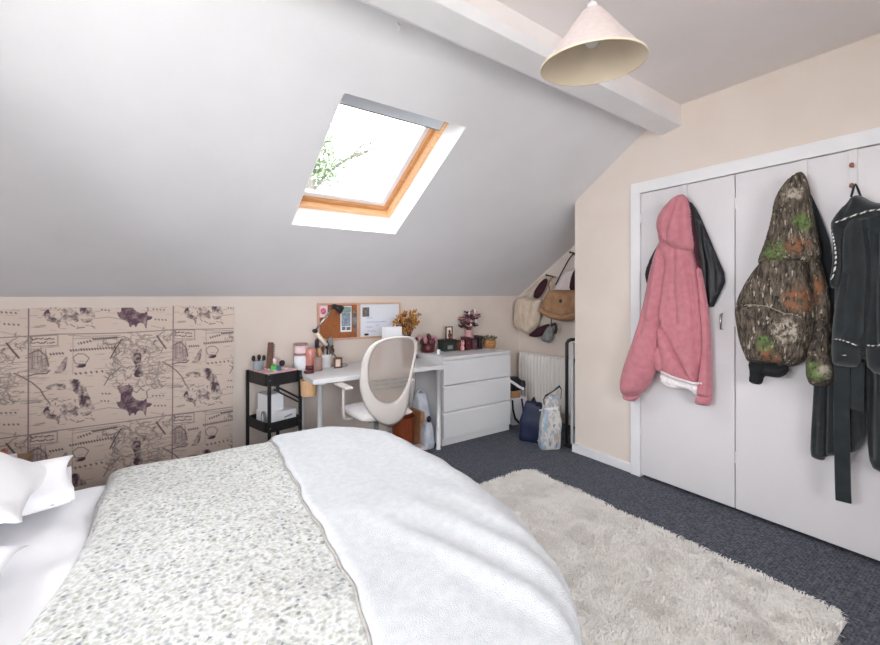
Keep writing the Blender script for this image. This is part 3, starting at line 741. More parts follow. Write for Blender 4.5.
colr = bg_*(.92+.14*lowf)[:, None]; dark = dk*(1-hv)[:, None]+pl*hv[:, None]
colr = colr*(1-iv)[:, None]+dark*iv[:, None]
at = ta.data.attributes.new('ink', 'FLOAT_COLOR', 'POINT')
# vertex order can change in the cleanup, so look the ink up by position
cs = np.empty(len(ta.data.vertices)*3); ta.data.vertices.foreach_get('co', cs); cs = cs.reshape(-1, 3)
assert len(cs) == len(colr)
at.data.foreach_set('color', np.concatenate([colr, np.ones((len(colr), 1))], 1).ravel())
# ================================================================== SHAGGY RUG
rx0, rx1, ry0, ry1 = 1.02, 2.315, .46, 2.20
def rug_h(x, y): return .022+.010*noise.noise((x*6, y*6, 1))+.005*noise.noise((x*17, y*17, 4))
rg = thing('shaggy_rug', 'cream shaggy rug on the dark carpet between bed and wardrobe', 'rug', (1.66, 1.33, 0))
def rfn(u, v):
    x, y = lerp(rx0, rx1, u), lerp(ry0, ry1, v); e = min(x-rx0, rx1-x, y-ry0, ry1-y)
    return Vector((x, y, .004+rug_h(x, y)*min(1, e/.03)))
MB().grid(rfn, 90, 120).build('backing', 'rug', rg, smooth=True)
nt2 = 85000
X = rng.uniform(rx0, rx1, nt2); Y = rng.uniform(ry0, ry1, nt2)
cr_ = .07; ok = np.ones(nt2, bool)
for (ax, ay, sx, sy) in ((rx1-cr_, ry0+cr_, 1, -1), (rx1-cr_, ry1-cr_, 1, 1)):
    ddx = (X-ax)*sx; ddy = (Y-ay)*sy; ok &= ~((ddx > 0) & (ddy > 0) & (np.hypot(ddx, ddy) > cr_))
X, Y = X[ok], Y[ok]; nt2 = len(X)
A = np.array([noise.noise((x*5, y*5, 7))*4+noise.noise((x*16, y*16, 2))*3 for x, y in zip(X, Y)])+rng.normal(0, .8, nt2)
L = rng.uniform(.022, .044, nt2); W = rng.uniform(.0014, .0028, nt2)
Hh = np.array([rug_h(x, y) for x, y in zip(X, Y)])
dx, dy = np.cos(A), np.sin(A); px_, py_ = -dy, dx
Z0 = np.full(nt2, .006); lean = rng.uniform(.35, .95, nt2)
def pt(f, z, wv):
    return np.stack([np.stack([X+dx*L*lean*f-px_*W*wv, Y+dy*L*lean*f-py_*W*wv, z], 1), np.stack([X+dx*L*lean*f+px_*W*wv, Y+dy*L*lean*f+py_*W*wv, z], 1)], 1)
r0 = pt(0, Z0, 1.); r1 = pt(.4, Hh+L*.45, .9); r2 = pt(1., Hh+L*.50*(1.1-lean*.6), .35)
V = np.concatenate([r0, r1, r2], 1).reshape(-1, 3)-np.array([1.66, 1.33, 0])
k = np.arange(nt2)*6
Fq = np.concatenate([np.stack([k, k+1, k+3, k+2], 1), np.stack([k+2, k+3, k+5, k+4], 1)])
me = bpy.data.meshes.new('pile'); me.vertices.add(len(V)); me.vertices.foreach_set('co', V.ravel())
me.loops.add(len(Fq)*4); me.loops.foreach_set('vertex_index', Fq.ravel()); me.polygons.add(len(Fq)); me.polygons.foreach_set('loop_start', np.arange(len(Fq))*4); me.update(calc_edges=True); me.validate()
me.materials.append(MT['rug']); pile = bpy.data.objects.new('pile', me); COL.objects.link(pile); pile.parent = rg
pile['kind'] = 'stuff'
# ================================================================== DESK, CHEST, CART
DX0, DX1, DY0, DY1, DTZ = .925, 2.08, 2.915, 3.465, .73
dk_ = thing('desk', 'long white desk on round legs below the notice board', 'desk', ((DX0+DX1)/2, 3.2, 0))
MB().box((DX0, DY0, DTZ-.034), (DX1, DY1, DTZ)).build('desktop', 'white', dk_, bevel=.003)
for x in (DX0+.068, DX1-.055):
    for y in (DY0+.055, DY1-.055):
        l = MB().lathe([(.02, 0), (.02, .012), (.0185, .012), (.0185, DTZ-.045), (.04, DTZ-.045), (.04, DTZ-.034)], (x, y, 0), 16).build('leg', 'white', dk_, smooth=True)
ch = thing('chest_of_drawers', 'white three-drawer chest standing in the corner right of the desk', 'drawers', (2.49, 3.22, 0))
CX0, CX1, CY0, CY1 = 2.09, 2.89, 2.985, 3.46
m = MB(); m.box((CX0, CY0+.02, 0), (CX0+.018, CY1, .755)); m.box((CX1-.018, CY0+.02, 0), (CX1, CY1, .755)); m.box((CX0+.018, CY1-.012, .02), (CX1-.018, CY1, .755)); m.box((CX0+.018, CY0+.022, 0), (CX1-.018, CY0+.035, .06)); m.box((CX0+.018, CY0+.022, .06), (CX1-.018, CY1, .075))
m.build('carcass', 'white', ch, bevel=.001)
MB().box((CX0-.003, CY0, .755), (CX1+.003, CY1, .78)).build('top', 'white', ch, bevel=.002)
for z0, z1 in ((.066, .292), (.300, .526), (.534, .750)):
    d = MB().box((CX0+.001, CY0, z0), (CX1-.001, CY0+.019, z1-.014)).build('drawer', 'white', ch, bevel=.0015)
    MB().prism([(CY0+.003, z1-.014), (CY0+.019, z1-.014), (CY0+.019, z1-.001), (CY0+.014, z1-.001)], lambda a, b, c: (c, a, b), CX0+.001, CX1-.001).build('finger_edge', 'white', d)
ROT = math.radians(16)
ct = thing('utility_cart', 'black two-tier rolling utility cart left of the desk', 'trolley', (.745, 3.274, 0), ROT)
hw, hd = .133, .155
def rr(hw, hd, r, n=6):
    p = []
    for cxx, cyy, a0 in ((hw-r, hd-r, 0), (-hw+r, hd-r, 90), (-hw+r, -hd+r, 180), (hw-r, -hd+r, 270)):
        for k in range(n+1):
            a = math.radians(a0+90*k/n); p.append((cxx+r*math.cos(a), cyy+r*math.sin(a)))
    return p
def tray(zb, zt, name):
    m = MB(); P0 = rr(hw, hd, .05); P1 = rr(hw-.006, hd-.006, .045); n = len(P0)
    v = [(x, y, zb) for x, y in P0]+[(x, y, zt) for x, y in P0]+[(x, y, zt) for x, y in P1]+[(x, y, zb+.006) for x, y in P1]
    f = [tuple(reversed(range(n)))]+[(k*n+i, k*n+(i+1) % n, (k+1)*n+(i+1) % n, (k+1)*n+i) for k in range(3) for i in range(n)]+[tuple(range(3*n, 4*n))]
    m.add(v, f); t = m.build(name, 'black', ct, local=True)
    return t
tray(.682, .768, 'tray'); tray(.355, .425, 'tray')
for sx in (-1, 1):
    for sy in (-1, 1):
        x, y = sx*(hw-.012), sy*(hd+.004)
        p = MB().box((x-.011, y-.008, .05), (x+.011, y+.008, .765)).build('post', 'black', ct, local=True, bevel=.002)
        MB().lathe([(.0, -.012), (.022, -.012), (.025, 0), (.022, .012), (0, .012)], (x, y, .026), 16, Matrix.Rotation(PI/2, 3, 'X')).build('caster', 'dark', ct, local=True, smooth=True)
        for z in (.725, .39):
            MB().ell((x, y-sy*0+(-.010 if sy < 0 else .010), z), (.005, .004, .005), 8, 5).build('bolt', 'chrome', p, local=True, smooth=True)
MB().tube([(-hw+.03, -hd-.006, .70), (hw-.02, -hd-.006, .56)], .007, 8).build('brace', 'black', ct, local=True, smooth=True)
MB().tube([(-hw+.045, -hd-.006, .66), (hw-.03, -hd-.006, .535)], .006, 8).build('brace', 'black', ct, local=True, smooth=True)
cm = Matrix.Translation((.745, 3.274, 0)) @ Matrix.Rotation(ROT, 4, 'Z')
def CW(x, y, z): return cm @ Vector((x, y, z))
def simple(name, mb, mat, label, cat, group=None, **k):
    c = np.array(mb.v); base = (float(c[:, 0].mean()), float(c[:, 1].mean()), float(c[:, 2].min()))
    o = mb.build(name, mat, None, loc=base, **k); return tag(o, label, cat, group)
def root_at(name, label, cat, loc, group=None): return thing(name, label, cat, loc, 0, group)
# pink organiser in the top tray with brushes and small things standing in it
org = thing('desk_organiser', 'pink plastic organiser filling the top tray of the black cart', 'organiser', tuple(CW(0, 0, .69)))
MB().box((-hw+.012, -hd+.012, .690), (hw-.012, hd-.012, .775), cm).build('tub', 'pinkbox', org, bevel=.008)
m = MB()
for q in ((-.05, .02), (.04, .02)): m.box((q[0]-.002, -hd+.016, .7755), (q[0]+.002, hd-.016, .785), cm)
m.build('divider', 'rose_paper', org)
def cupobj(name, c, r, h, mat, label, cat, r2=None):
    m = MB(); r2 = r2 or r
    m.lathe([(r, 0), (r2, h), (r2-.003, h), (r-.003, .006), (0.0, .006)], c, 20); m.f.append(tuple(range(19, -1, -1)))
    return simple(name, m, mat, label, cat, smooth=False)
p = CW(-.088, .06, .7755)
cupobj('brush_cup', p, .036, .065, 'clear', 'clear cup of black brushes on the back left of the cart', 'cup')
for k, (a, b) in enumerate(((-.012, .0), (.004, .012), (.012, -.008))):
    q = p+Vector((a, b, .009)); m = MB(); m.tube([q, q+Vector((a*1.4, b*1.2, .060))], .004, 6); m.ell(q+Vector((a*1.8, b*1.6, .076)), (.014, .014, .022), 8, 6)
    simple('makeup_brush', m, 'dark', 'black-tipped brush standing in the clear cup on the cart', 'brush', 'black brushes in the clear cup', smooth=True)
p = CW(-.045, -.075, .7755); m = MB(); m.box((-.018, -.012, 0), (.018, .012, .036), Matrix.Translation(p)); m.tube([p+Vector((-.012, 0, .03)), p+Vector((-.004, 0, .05)), p+Vector((.012, 0, .04))], .006, 8)
simple('hair_clip', m, 'green', 'bright green hair clip in the front of the cart organiser', 'clip', bevel=.004)
p = CW(-.012, -.08, .7755); simple('lip_balm_tin', MB().box((-.02, -.014, 0), (.02, .014, .03), Matrix.Translation(p)), 'teal', 'teal little tin beside the green clip on the cart', 'tin', bevel=.005)
p = CW(-.035, .0, .7755); m = MB(); m.box((-.020, -.011, 0), (.020, .011, .20), Matrix.Translation(p) @ Matrix.Rotation(.05, 4, 'Y'))
hb_ = root_at('hair_brush', 'tall brown wooden comb standing upright in the cart organiser', 'comb', tuple(p)); m.build('back', 'brownwood', hb_, bevel=.006)
m = MB()
for k in range(14): m.box((.0205, -.009, .02+k*.0122), (.030, .009, .025+k*.0122), Matrix.Translation(p) @ Matrix.Rotation(.05, 4, 'Y'))
m.build('teeth', 'brownwood', hb_)
p = CW(.0, .0, .7755); simple('cosmetics_tube', MB().lathe([(.014, 0), (.014, .02), (.019, .03), (.021, .075), (.002, .085)], p, 14), 'rose_paper', 'pale pink cosmetics tube standing beside the brown comb', 'tube', smooth=True)
hp = root_at('headphones', 'white and black headphones lying at the back of the cart top', 'headphones', tuple(CW(.065, .07, .7755)))
p = CW(.065, .07, .7755); m = MB(); m.tube([p+Vector((.042*math.cos(a), .01*math.sin(a), .025+.05*math.sin(a))) for a in np.linspace(0, PI, 14)], .006, 8); m.build('headband', 'rose_paper', hp, smooth=True)
for sx in (-1, 1): MB().ell(p+Vector((sx*.036, -.004, .024)), (.022, .016, .024)).build('ear_cup', 'dark', hp, smooth=True)
# middle tier
bx_ = root_at('storage_box', 'low white box with dark printing on the lower cart tier', 'box', tuple(CW(.03, -.01, .362)))
MB().box((-.085, -.115, .362), (.115, .10, .475), cm).build('carton', 'paper', bx_, bevel=.004)
m = MB()
for k in range(8): m.box((.02+k*.008, -.1165, .425+k*.0014), (.025+k*.008, -.1152, .437+k*.0014), cm)
m.build('print', 'photo_dark', bx_)
simple('paper_carton', MB().box((-.085, -.06, .4755), (.045, .08, .60), cm), 'paper', 'tall white carton standing on the low box in the cart', 'box', bevel=.004)
m = MB(); q = CW(-.092, -.02, .362)
for k in range(4):
    m.tube([q+Vector((-.004+.004*k+.0*math.cos(a), .044*math.cos(a), .062+.052*math.sin(a))) for a in np.linspace(0, 2*PI, 22, endpoint=False)], .004, 6, True)
simple('cable_coil', m, 'grey_cap', 'grey coiled cable standing left of the white boxes in the cart', 'cable', smooth=True)
m = MB(); q = CW(.150, -.225, .585); m.lathe([(.056, 0), (.060, .115), (.055, .115), (.050, .006), (0, .006)], q, 24); m.f.append(tuple(range(23, -1, -1)))
hc = root_at('hanging_cup', 'tan wooden cup hooked on the cart corner beside the desk', 'cup', tuple(q)); m.build('cup', 'tan', hc, smooth=False)
m = MB(); m.tube([q+Vector((-.03, .045, .095)), q+Vector((-.032, .055, .125)), q+Vector((-.03, .075, .125))], .004, 6); m.build('hook', 'dark', hc)
# ------------------------------------------------------------------ things on the desk
def D_(px, Y, z=DTZ): q = ony(px, 300, Y); return Vector((q.x, Y, z))
p = D_(296, 3.39); p.x = max(p.x, DX0+.052); jr = root_at('candle_jar', 'white candle jar at the back left end of the desk, under the pink jar', 'jar', tuple(p))
MB().lathe([(.044, 0), (.052, .006), (.052, .104), (.044, .115), (0.001, .115)], p, 24).build('glass', 'paper', jr, smooth=True)
p2 = p+Vector((0, 0, .1155)); jr = root_at('candle_jar', 'blush glass candle jar with a lid stacked on the white jar', 'jar', tuple(p2))
MB().lathe([(.044, 0), (.050, .004), (.050, .078), (.001, .078)], p2, 24).build('glass', 'rose_paper', jr, smooth=True)
MB().lathe([(.052, .0785), (.053, .094), (.020, .098), (.001, .098)], p2, 24).build('lid', 'roselid', jr, smooth=True)
MB().lathe([(.0505, .002), (.0525, .012), (.0505, .018)], p2, 24).build('band', 'roselid', jr, smooth=True)
p = D_(310.5, 3.36); jr = root_at('glass_jar', 'tall rose-brown glass jar on the desk right of the stacked candles', 'jar', tuple(p))
MB().lathe([(.042, 0), (.046, .004), (.046, .15), (.041, .168), (.038, .168), (.038, .03), (.001, .03)], p, 24).build('glass', 'pinkglass', jr, smooth=True)
MB().lathe([(.0465, .0), (.050, .014), (.0465, .036)], p, 24).build('wax', 'oxblood', jr, smooth=True)
p = D_(318, 3.26); jr = root_at('small_candle', 'small cream candle in a glass in front of the rose jar', 'candle', tuple(p))
MB().lathe([(.031, 0), (.033, .004), (.033, .07), (.001, .07)], p, 20).build('wax', 'wax', jr, smooth=True)
MB().lathe([(.0335, .0), (.034, .10), (.032, .10), (.0332, .071)], p, 20).build('glass', 'roselid', jr, smooth=True)
p = D_(309, 3.20); simple('compact_case', MB().lathe([(.001, 0), (.036, 0), (.039, .008), (.036, .018), (.001, .02)], p, 20), 'oxblood', 'dark red round compact at the front of the rose jar', 'compact', smooth=True)
p = D_(326, 3.40); cupobj('utensil_pot', p, .040, .105, 'white', 'white pot crammed with make-up brushes beside the desk lamp', 'pot', .046)
for k in range(13):
    a = k*2*PI/13; mt = ('dark', 'brownwood', 'charcoal', 'wax', 'dark', 'roselid', 'jacket', 'dark', 'tan', 'oxblood', 'dark', 'grey_cap', 'rust')[k]; rr_ = .024+.007*(k % 3)
    q0 = p+Vector((.016*math.cos(a), .016*math.sin(a), .008)); q1 = p+Vector((.070*math.cos(a)-.01, .030*math.sin(a), .125+.028*(k % 4)))
    m = MB(); m.tube([q0, q1], .0035, 6); m.ell(q1, (rr_*.6, rr_*.6, rr_), 8, 6)
    simple('makeup_brush', m, mt, 'make-up brush fanning out of the white pot on the desk', 'brush', 'make-up brushes in the white pot', smooth=True)
# desk lamp
p = D_(340, 3.37); lp = root_at('desk_lamp', 'folding architect lamp with steel arms in front of the notice board', 'lamp', tuple(p))
MB().lathe([(.001, 0), (.062, 0), (.066, .006), (.060, .016), (.015, .02), (.012, .04), (.001, .04)], p, 28).build('base', 'chrome', lp, smooth=True)
YL = 3.36; Q = lambda x, y, Y=YL: ony(x, y, Y)
e0, e1, e2, e3 = p+Vector((0, 0, .035)), Q(315, 331), Q(334, 306), Q(345, 312)
for dy_, rad in ((-.012, .0045), (.012, .0045)):
    o = Vector((0, dy_, 0)); MB().tube([e0+o, e1+o], rad, 8).build('lower_arm', 'chrome', lp, smooth=True); MB().tube([e1+o, e2+o], rad, 8).build('upper_arm', 'chrome', lp, smooth=True)
dd = (e1-e0).normalized(); MB().tube([e0.lerp(e1, .55), e0.lerp(e1, .95)], .017, 12).build('spring_cover', 'wax', lp, smooth=True)
for q in (e1, e2): MB().tube([q+Vector((0, -.022, 0)), q+Vector((0, .022, 0))], .016, 12).build('joint', 'dark', lp, smooth=True)
hd_ = e3-e2; rotm = hd_.to_track_quat('Z', 'Y').to_matrix()
MB().lathe([(.012, -.012), (.020, .0), (.024, .03), (.036, .075), (.034, .075), (.020, .03), (.001, .02)], e2, 22, rotm).build('lamp_head', 'dark', lp, smooth=True)
p = D_(338, 3.28); fm = root_at('framed_trinket', 'small brown wooden frame standing by the foot of the desk lamp', 'frame', tuple(p))
m = MB(); m.box((-.036, -.008, 0), (-.022, .008, .085), Matrix.Translation(p)); m.box((.022, -.008, 0), (.036, .008, .085), Matrix.Translation(p)); m.box((-.022, -.008, .0), (.022, .008, .012), Matrix.Translation(p)); m.box((-.022, -.008, .072), (.022, .008, .085), Matrix.Translation(p)); m.build('frame', 'brownwood', fm, bevel=.003)
MB().box((-.022, .002, .012), (.022, .006, .072), Matrix.Translation(p)).build('picture', 'wax', fm)
# notice board: cork half and whiteboard half in one frame
a0, a1 = ony(317.5, 303, 3.46), ony(398, 341, 3.46); bx0, bx1, bz1, bz0 = a0.x, 1.925, 1.258, .938; bm_ = ony(358.5, 310, 3.46).x
nb = root_at('notice_board', 'framed board of cork and whiteboard on the wall behind the desk', 'board', ((bx0+bx1)/2, 3.47, bz0))
t = .016
for i, (x0, x1, mt) in enumerate(((bx0, bm_, 'rose_oak'), (bm_, bx1, 'oak'))):
    m = MB(); m.box((x0, 3.452, bz0), (x1, 3.478, bz0+t)); m.box((x0, 3.452, bz1-t), (x1, 3.478, bz1)); m.box((x0, 3.452, bz0+t), (x0+t, 3.478, bz1-t)); m.box((x1-t, 3.452, bz0+t), (x1, 3.478, bz1-t)); m.build('frame', mt, nb, bevel=.002)
MB().box((bx0+t, 3.462, bz0+t), (bm_-t, 3.476, bz1-t)).build('cork_panel', 'cork', nb)
wb = MB().box((bm_+t, 3.462, bz0+t), (bx1-t, 3.476, bz1-t)).build('whiteboard_panel', 'wboard', nb)
m = MB(); f_ = lambda x, y: ony(x, y, 3.461)
for y, x0, x1 in ((318, 367, 372), (322, 366, 380), (321.5, 381, 386), (327, 366, 372), (331, 367, 376), (325, 376, 379)):
    n = int((x1-x0)/.9)
    m.tube([f_(x0+(x1-x0)*k/n, y+.45*math.sin(k*2.4)) for k in range(n+1)], .0018, 5)
m.build('handwriting', 'blue_ink', wb)
def pinned(px0, py0, px1, py1, mat, label, name='pinned_photo', cat='photo', tilt=0., Yb=3.4605):
    a, b = ony(px0, py0, Yb), ony(px1, py1, Yb); c = (a+b)/2; w_, h_ = abs(b.x-a.x)/2, abs(b.z-a.z)/2
    mx = Matrix.Translation((c.x, Yb, c.z)) @ Matrix.Rotation(tilt, 4, 'Y')
    return simple(name, MB().box((-w_, -.0008, -h_), (w_, .0008, h_), mx), mat, label, cat), mx, w_, h_
r = root_at('pinned_card', 'white card with a pink rose pinned at the top left of the cork', 'card', tuple(ony(323, 311, 3.4605)))
MB().box((ony(319, 304, 3.46).x, 3.4597, ony(319, 317.5, 3.46).z), (ony(327.5, 304, 3.46).x, 3.4613, ony(319, 305.5, 3.46).z)).build('card', 'rose_paper', r)
c = ony(323.4, 311.2, 3.458); m = MB(); m.lathe([(.001, -.001), (.026, -.001), (.024, .001), (.001, .002)], c, 18, Matrix.Rotation(PI/2, 3, 'X')); m.lathe([(.012, .001), (.015, .003), (.011, .003)], c, 14, Matrix.Rotation(PI/2, 3, 'X')); m.build('rose', 'rose', r, smooth=True)
r = root_at('pinned_photo', 'tall photo strip of pale blue and green pinned mid cork', 'photo', tuple(ony(347, 318, 3.4605)))
def slab(x0, y0, x1, y1, Yb, th=.0012):
    a, b = ony(x0, y0, Yb), ony(x1, y1, Yb); return MB().box((min(a.x, b.x), Yb, min(a.z, b.z)), (max(a.x, b.x), Yb+th, max(a.z, b.z)))
slab(340.5, 306, 351.5, 331.5, 3.4600).build('card', 'paper', r)
slab(342, 307, 351, 312.5, 3.4590, .0008).build('print', 'photo_green', r); slab(341.5, 313, 350.5, 326, 3.4590, .0008).build('print', 'photo_blue', r); slab(342, 327, 345.5, 330, 3.4590, .0008).build('print', 'photo_dark', r); slab(346.5, 327, 350.5, 330, 3.4590, .0008).build('print', 'photo_dark', r)
o = slab(353, 311, 357, 317, 3.4598).build('pinned_photo', 'photo_dark', None); tag(o, 'small dark photo pinned top right on the cork panel', 'photo')
o = slab(353.5, 324, 357.2, 331, 3.4598).build('pinned_photo', 'photo_dark', None); tag(o, 'small dark photo pinned low right on the cork panel', 'photo')
o = slab(352.5, 317.3, 357.2, 323.5, 3.4594).build('pinned_note', 'grey_cap', None); tag(o, 'grey scrap of paper between two dark photos on the cork', 'note')
o = slab(362.5, 307.5, 369.2, 316.5, 3.4598).build('photo_print', 'photo_dark', None); tag(o, 'black and white photo at the top left of the whiteboard', 'photo')
o = slab(364.5, 333.6, 368.6, 335.4, 3.4585, .003).build('board_magnet', 'dark', None); tag(o, 'black magnet at the bottom left of the whiteboard', 'magnet')
# folded white card and vase behind the chair
p = D_(393, 3.05); m = MB(); a, b = ony(384.5, 327.5, 3.05), ony(402, 327.5, 3.05); m.box((a.x, 3.05, DTZ), (b.x, 3.10, a.z))
simple('white_box', m, 'paper', 'plain white upright box on the desk behind the chair', 'box', bevel=.003)
p = D_(408, 3.28); vs = root_at('dried_flower_vase', 'dark grey vase of mustard dried flowers beside the whiteboard', 'vase', tuple(p))
MB().lathe([(.038, 0), (.045, .01), (.048, .12), (.036, .20), (.034, .22), (.030, .22), (.030, .19), (.001, .15)], p, 24).build('vase', 'greypot', vs, smooth=True)
def bouquet(root, p, n, spread, hmin, hmax, mats, head, stem='rust', z0=.15, lean=(0, 0), kind='tuft', flat=.6):
    ms = {k: MB() for k in mats}; st_ = MB()
    for i in range(n):
        a = random.uniform(0, 2*PI); r_ = spread*math.sqrt(random.random()); h = random.uniform(hmin, hmax)
        q = Vector(p)+Vector((r_*math.cos(a)+lean[0]*h, r_*math.sin(a)*flat+lean[1]*h, h)); b0 = Vector(p)+Vector((.012*math.cos(a), .012*math.sin(a), z0))
        mid = b0.lerp(q, .5)+Vector((random.gauss(0, .006), random.gauss(0, .006), .01)); st_.tube([b0, mid, q], .0014, 4)
        mm = ms[mats[i % len(mats)]]
        if kind == 'tuft':
            for _ in range(7):
                d = Vector((random.gauss(0, 1), random.gauss(0, 1), random.gauss(.5, 1))).normalized(); c = q+d*head*random.uniform(.2, 1.2)
                mm.ell(c, (head*.30, head*.30, head*.42), 6, 4)
        else:
            for k in range(6):
                t_ = 2*PI*k/6+a; d = Vector((math.cos(t_), math.sin(t_)*.7-.3, .35)).normalized(); c = q+d*head*.55
                rot = d.to_track_quat('Z', 'Y').to_matrix() @ Matrix.Diagonal((head*.42, head*.16, head*.62))
                mm.lathe([(max(1e-5, math.sin(PI*j/5)), -math.cos(PI*j/5)) for j in range(6)], c, 6, rot)
            mm.ell(q, (head*.25,)*3, 6, 4)
    st_.build('stems', stem, root)
    for k, mm in ms.items():
        if mm.v: mm.build('blooms', k, root, smooth=True)
bouquet(vs, p, 34, .10, .27, .43, ['mustard', 'mustard', 'rust'], .026, z0=.20, lean=(-.14, 0))
bouquet(vs, p, 14, .05, .29, .45, ['mustard', 'mustard'], .024, z0=.20, lean=(.16, 0))
# ------------------------------------------------------------------ things on the chest of drawers
def C_(px, Y, z=.7805): q = ony(px, 300, Y); return Vector((q.x, Y, z))
p = C_(428, 3.36); pot = root_at('brush_holder', 'dark red holder of pink brushes at the left end of the chest', 'holder', tuple(p))
MB().lathe([(.056, 0), (.064, .005), (.070, .085), (.064, .085), (.056, .01), (.001, .01)], p, 22).build('holder', 'oxblood', pot, smooth=True)
for k in range(11):
    a = k*2*PI/11; mt = ('pink', 'blush', 'oxblood', 'pink', 'mauve', 'blush', 'dark', 'pink', 'oxblood', 'mauve', 'pink')[k]
    q0 = p+Vector((.02*math.cos(a), .02*math.sin(a), .012)); q1 = p+Vector((.080*math.cos(a), .045*math.sin(a), .10+.022*(k % 3)))
    m = MB(); m.tube([q0, q1], .008, 6); m.ell(q1, (.020, .018, .032), 8, 6)
    simple('makeup_brush', m, mt, 'soft pink or dark brush standing in the red holder', 'brush', 'brushes in the red holder', smooth=True)
p = C_(415.5, 3.40, .7305); m = MB(); m.tube([p+Vector((0, 0, 0)), p+Vector((.01, 0, .16))], .006, 6); m.ell(p+Vector((.01, 0, .175)), (.016, .016, .022), 8, 6)
m.lathe([(.02, 0), (.02, .03), (.001, .03)], p, 12)
simple('rose_stem', m, 'oxblood', 'single dark red rose stem standing left of the brush holder', 'flower', smooth=True)
p = C_(438.5, 3.22); cupobj('mini_cup', p, .014, .036, 'paper', 'tiny white cup in front of the bottle-green box on the chest', 'cup', .017)
p = C_(448, 3.34); jb = root_at('trinket_box', 'bottle-green trinket box in the middle of the chest top', 'box', tuple(p))
MB().box((-.085, -.05, 0), (.065, .05, .085), Matrix.Translation(p)).build('body', 'greenblack', jb, bevel=.005)
MB().box((-.088, -.053, .0855), (.068, .053, .11), Matrix.Translation(p)).build('lid', 'dark', jb, bevel=.004)
MB().box((-.04, -.0525, .02), (.02, -.05, .055), Matrix.Translation(p)).build('label_plate', 'grey_cap', jb)
p2 = p+Vector((.012, .0, .1105)); fr = root_at('framed_portrait', 'small dark upright picture frame standing on the green trinket box', 'frame', tuple(p2))
m = MB(); M4 = Matrix.Translation(p2)
m.box((-.040, -.006, 0), (-.032, .006, .125), M4); m.box((.032, -.006, 0), (.040, .006, .125), M4); m.box((-.032, -.006, .117), (.032, .006, .125), M4); m.box((-.032, -.006, 0), (.032, .006, .008), M4); m.build('frame', 'dark', fr)
MB().box((-.032, .001, .008), (.032, .004, .117), M4).build('picture', 'wax', fr); m = MB(); m.ell(p2+Vector((.006, -.002, .075)), (.014, .004, .018), 10, 6); m.ell(p2+Vector((.008, -.002, .036)), (.022, .004, .030), 10, 6); m.build('portrait', 'rust', fr, smooth=True)
for k, (px, mt, w_, h_, lab) in enumerate(((459.5, 'rust', .055, .085, 'brown little tin right of the green box on the chest'), (465.5, 'oxblood', .056, .115, 'dark red jewellery box below the dried flowers'), (472.5, 'mauve', .052, .095, 'plum coloured jewellery box second from the wicker basket'), (478.2, 'dark', .044, .12, 'black jewellery box next to the wicker basket'))):
    p = C_(px, 3.29); bxr = root_at('jewellery_box', lab, 'box', tuple(p))
    MB().box((-w_/2, -.045, 0), (w_/2, .045, h_), Matrix.Translation(p)).build('body', mt, bxr, bevel=.004)
    MB().box((-w_/2-.001, -.047, h_+.0003), (w_/2+.001, .047, h_+.014), Matrix.Translation(p)).build('lid', 'mauve' if k % 2 else 'dark', bxr, bevel=.003)
    MB().ell(p+Vector((0, -.048, h_*.6)), (.006, .004, .006), 8, 5).build('clasp', 'chrome', bxr, smooth=True)
p = C_(469, 3.405); fv = root_at('flower_vase', 'pink vase of dusky mauve dried flowers on the chest', 'vase', tuple(p))
MB().lathe([(.03, 0), (.046, .01), (.052, .10), (.036, .16), (.040, .185), (.034, .185), (.030, .15), (.001, .13)], p, 22).build('vase', 'blush', fv, smooth=True)
bouquet(fv, p, 40, .105, .20, .37, ['mauve', 'mauve', 'rust', 'blush'], .036, stem='rust', kind='petal', z0=.16, flat=.5)
for x, h in ((-.045, .36), (.03, .38), (.04, .27), (-.02, .25)): MB().ell(p+Vector((x, -.06, h)), (.011, .008, .030), 8, 5).build('bud', 'sherpa', fv, smooth=True)
p = C_(462.5, 3.22); m = MB()
m.ell(p+Vector((0, 0, .030)), (.022, .018, .030), 12, 8); m.ell(p+Vector((.002, -.003, .074)), (.018, .016, .020), 12, 8); m.ell(p+Vector((-.010, 0, .096)), (.006, .005, .014), 8, 5); m.ell(p+Vector((.012, 0, .096)), (.006, .005, .014), 8, 5)
simple('plush_toy', m, 'blush', 'small pink plush figure in front of the jewellery boxes', 'toy', smooth=True)
p = C_(489.5, 3.28); bk = root_at('wicker_basket', 'round wicker basket with greenery at the right end of the chest', 'basket', tuple(p))
m = MB(); m.lathe([(.001, .004), (.050, .0), (.062, .02), (.066, .055), (.060, .085), (.055, .085), (.058, .05), (.001, .03)], p, 28)
for k in range(5): m.tube([p+Vector(((.064-.002*abs(k-2))*math.cos(a), (.064-.002*abs(k-2))*math.sin(a), .012+k*.016)) for a in np.linspace(0, 2*PI, 28, endpoint=False)], .006, 6, True)
m.build('basket', 'wicker', bk, smooth=True)
m = MB()
for k in range(90):
    a = random.uniform(0, 2*PI); r_ = .07*math.sqrt(random.random()); c = p+Vector((r_*math.cos(a), r_*math.sin(a)*.8, .085+random.uniform(0, .045)*(1.3-r_/.07))); d = Vector((math.cos(a)*.8, math.sin(a)*.5, random.uniform(0, 1))).normalized(); s_ = d.orthogonal().normalized()
    m.add([c-s_*.006, c+d*.016-s_*.004, c+d*.03, c+d*.016+s_*.006, c+s_*.004], [(0, 1, 2, 3, 4)])
m.build('greenery', 'leaf', bk)
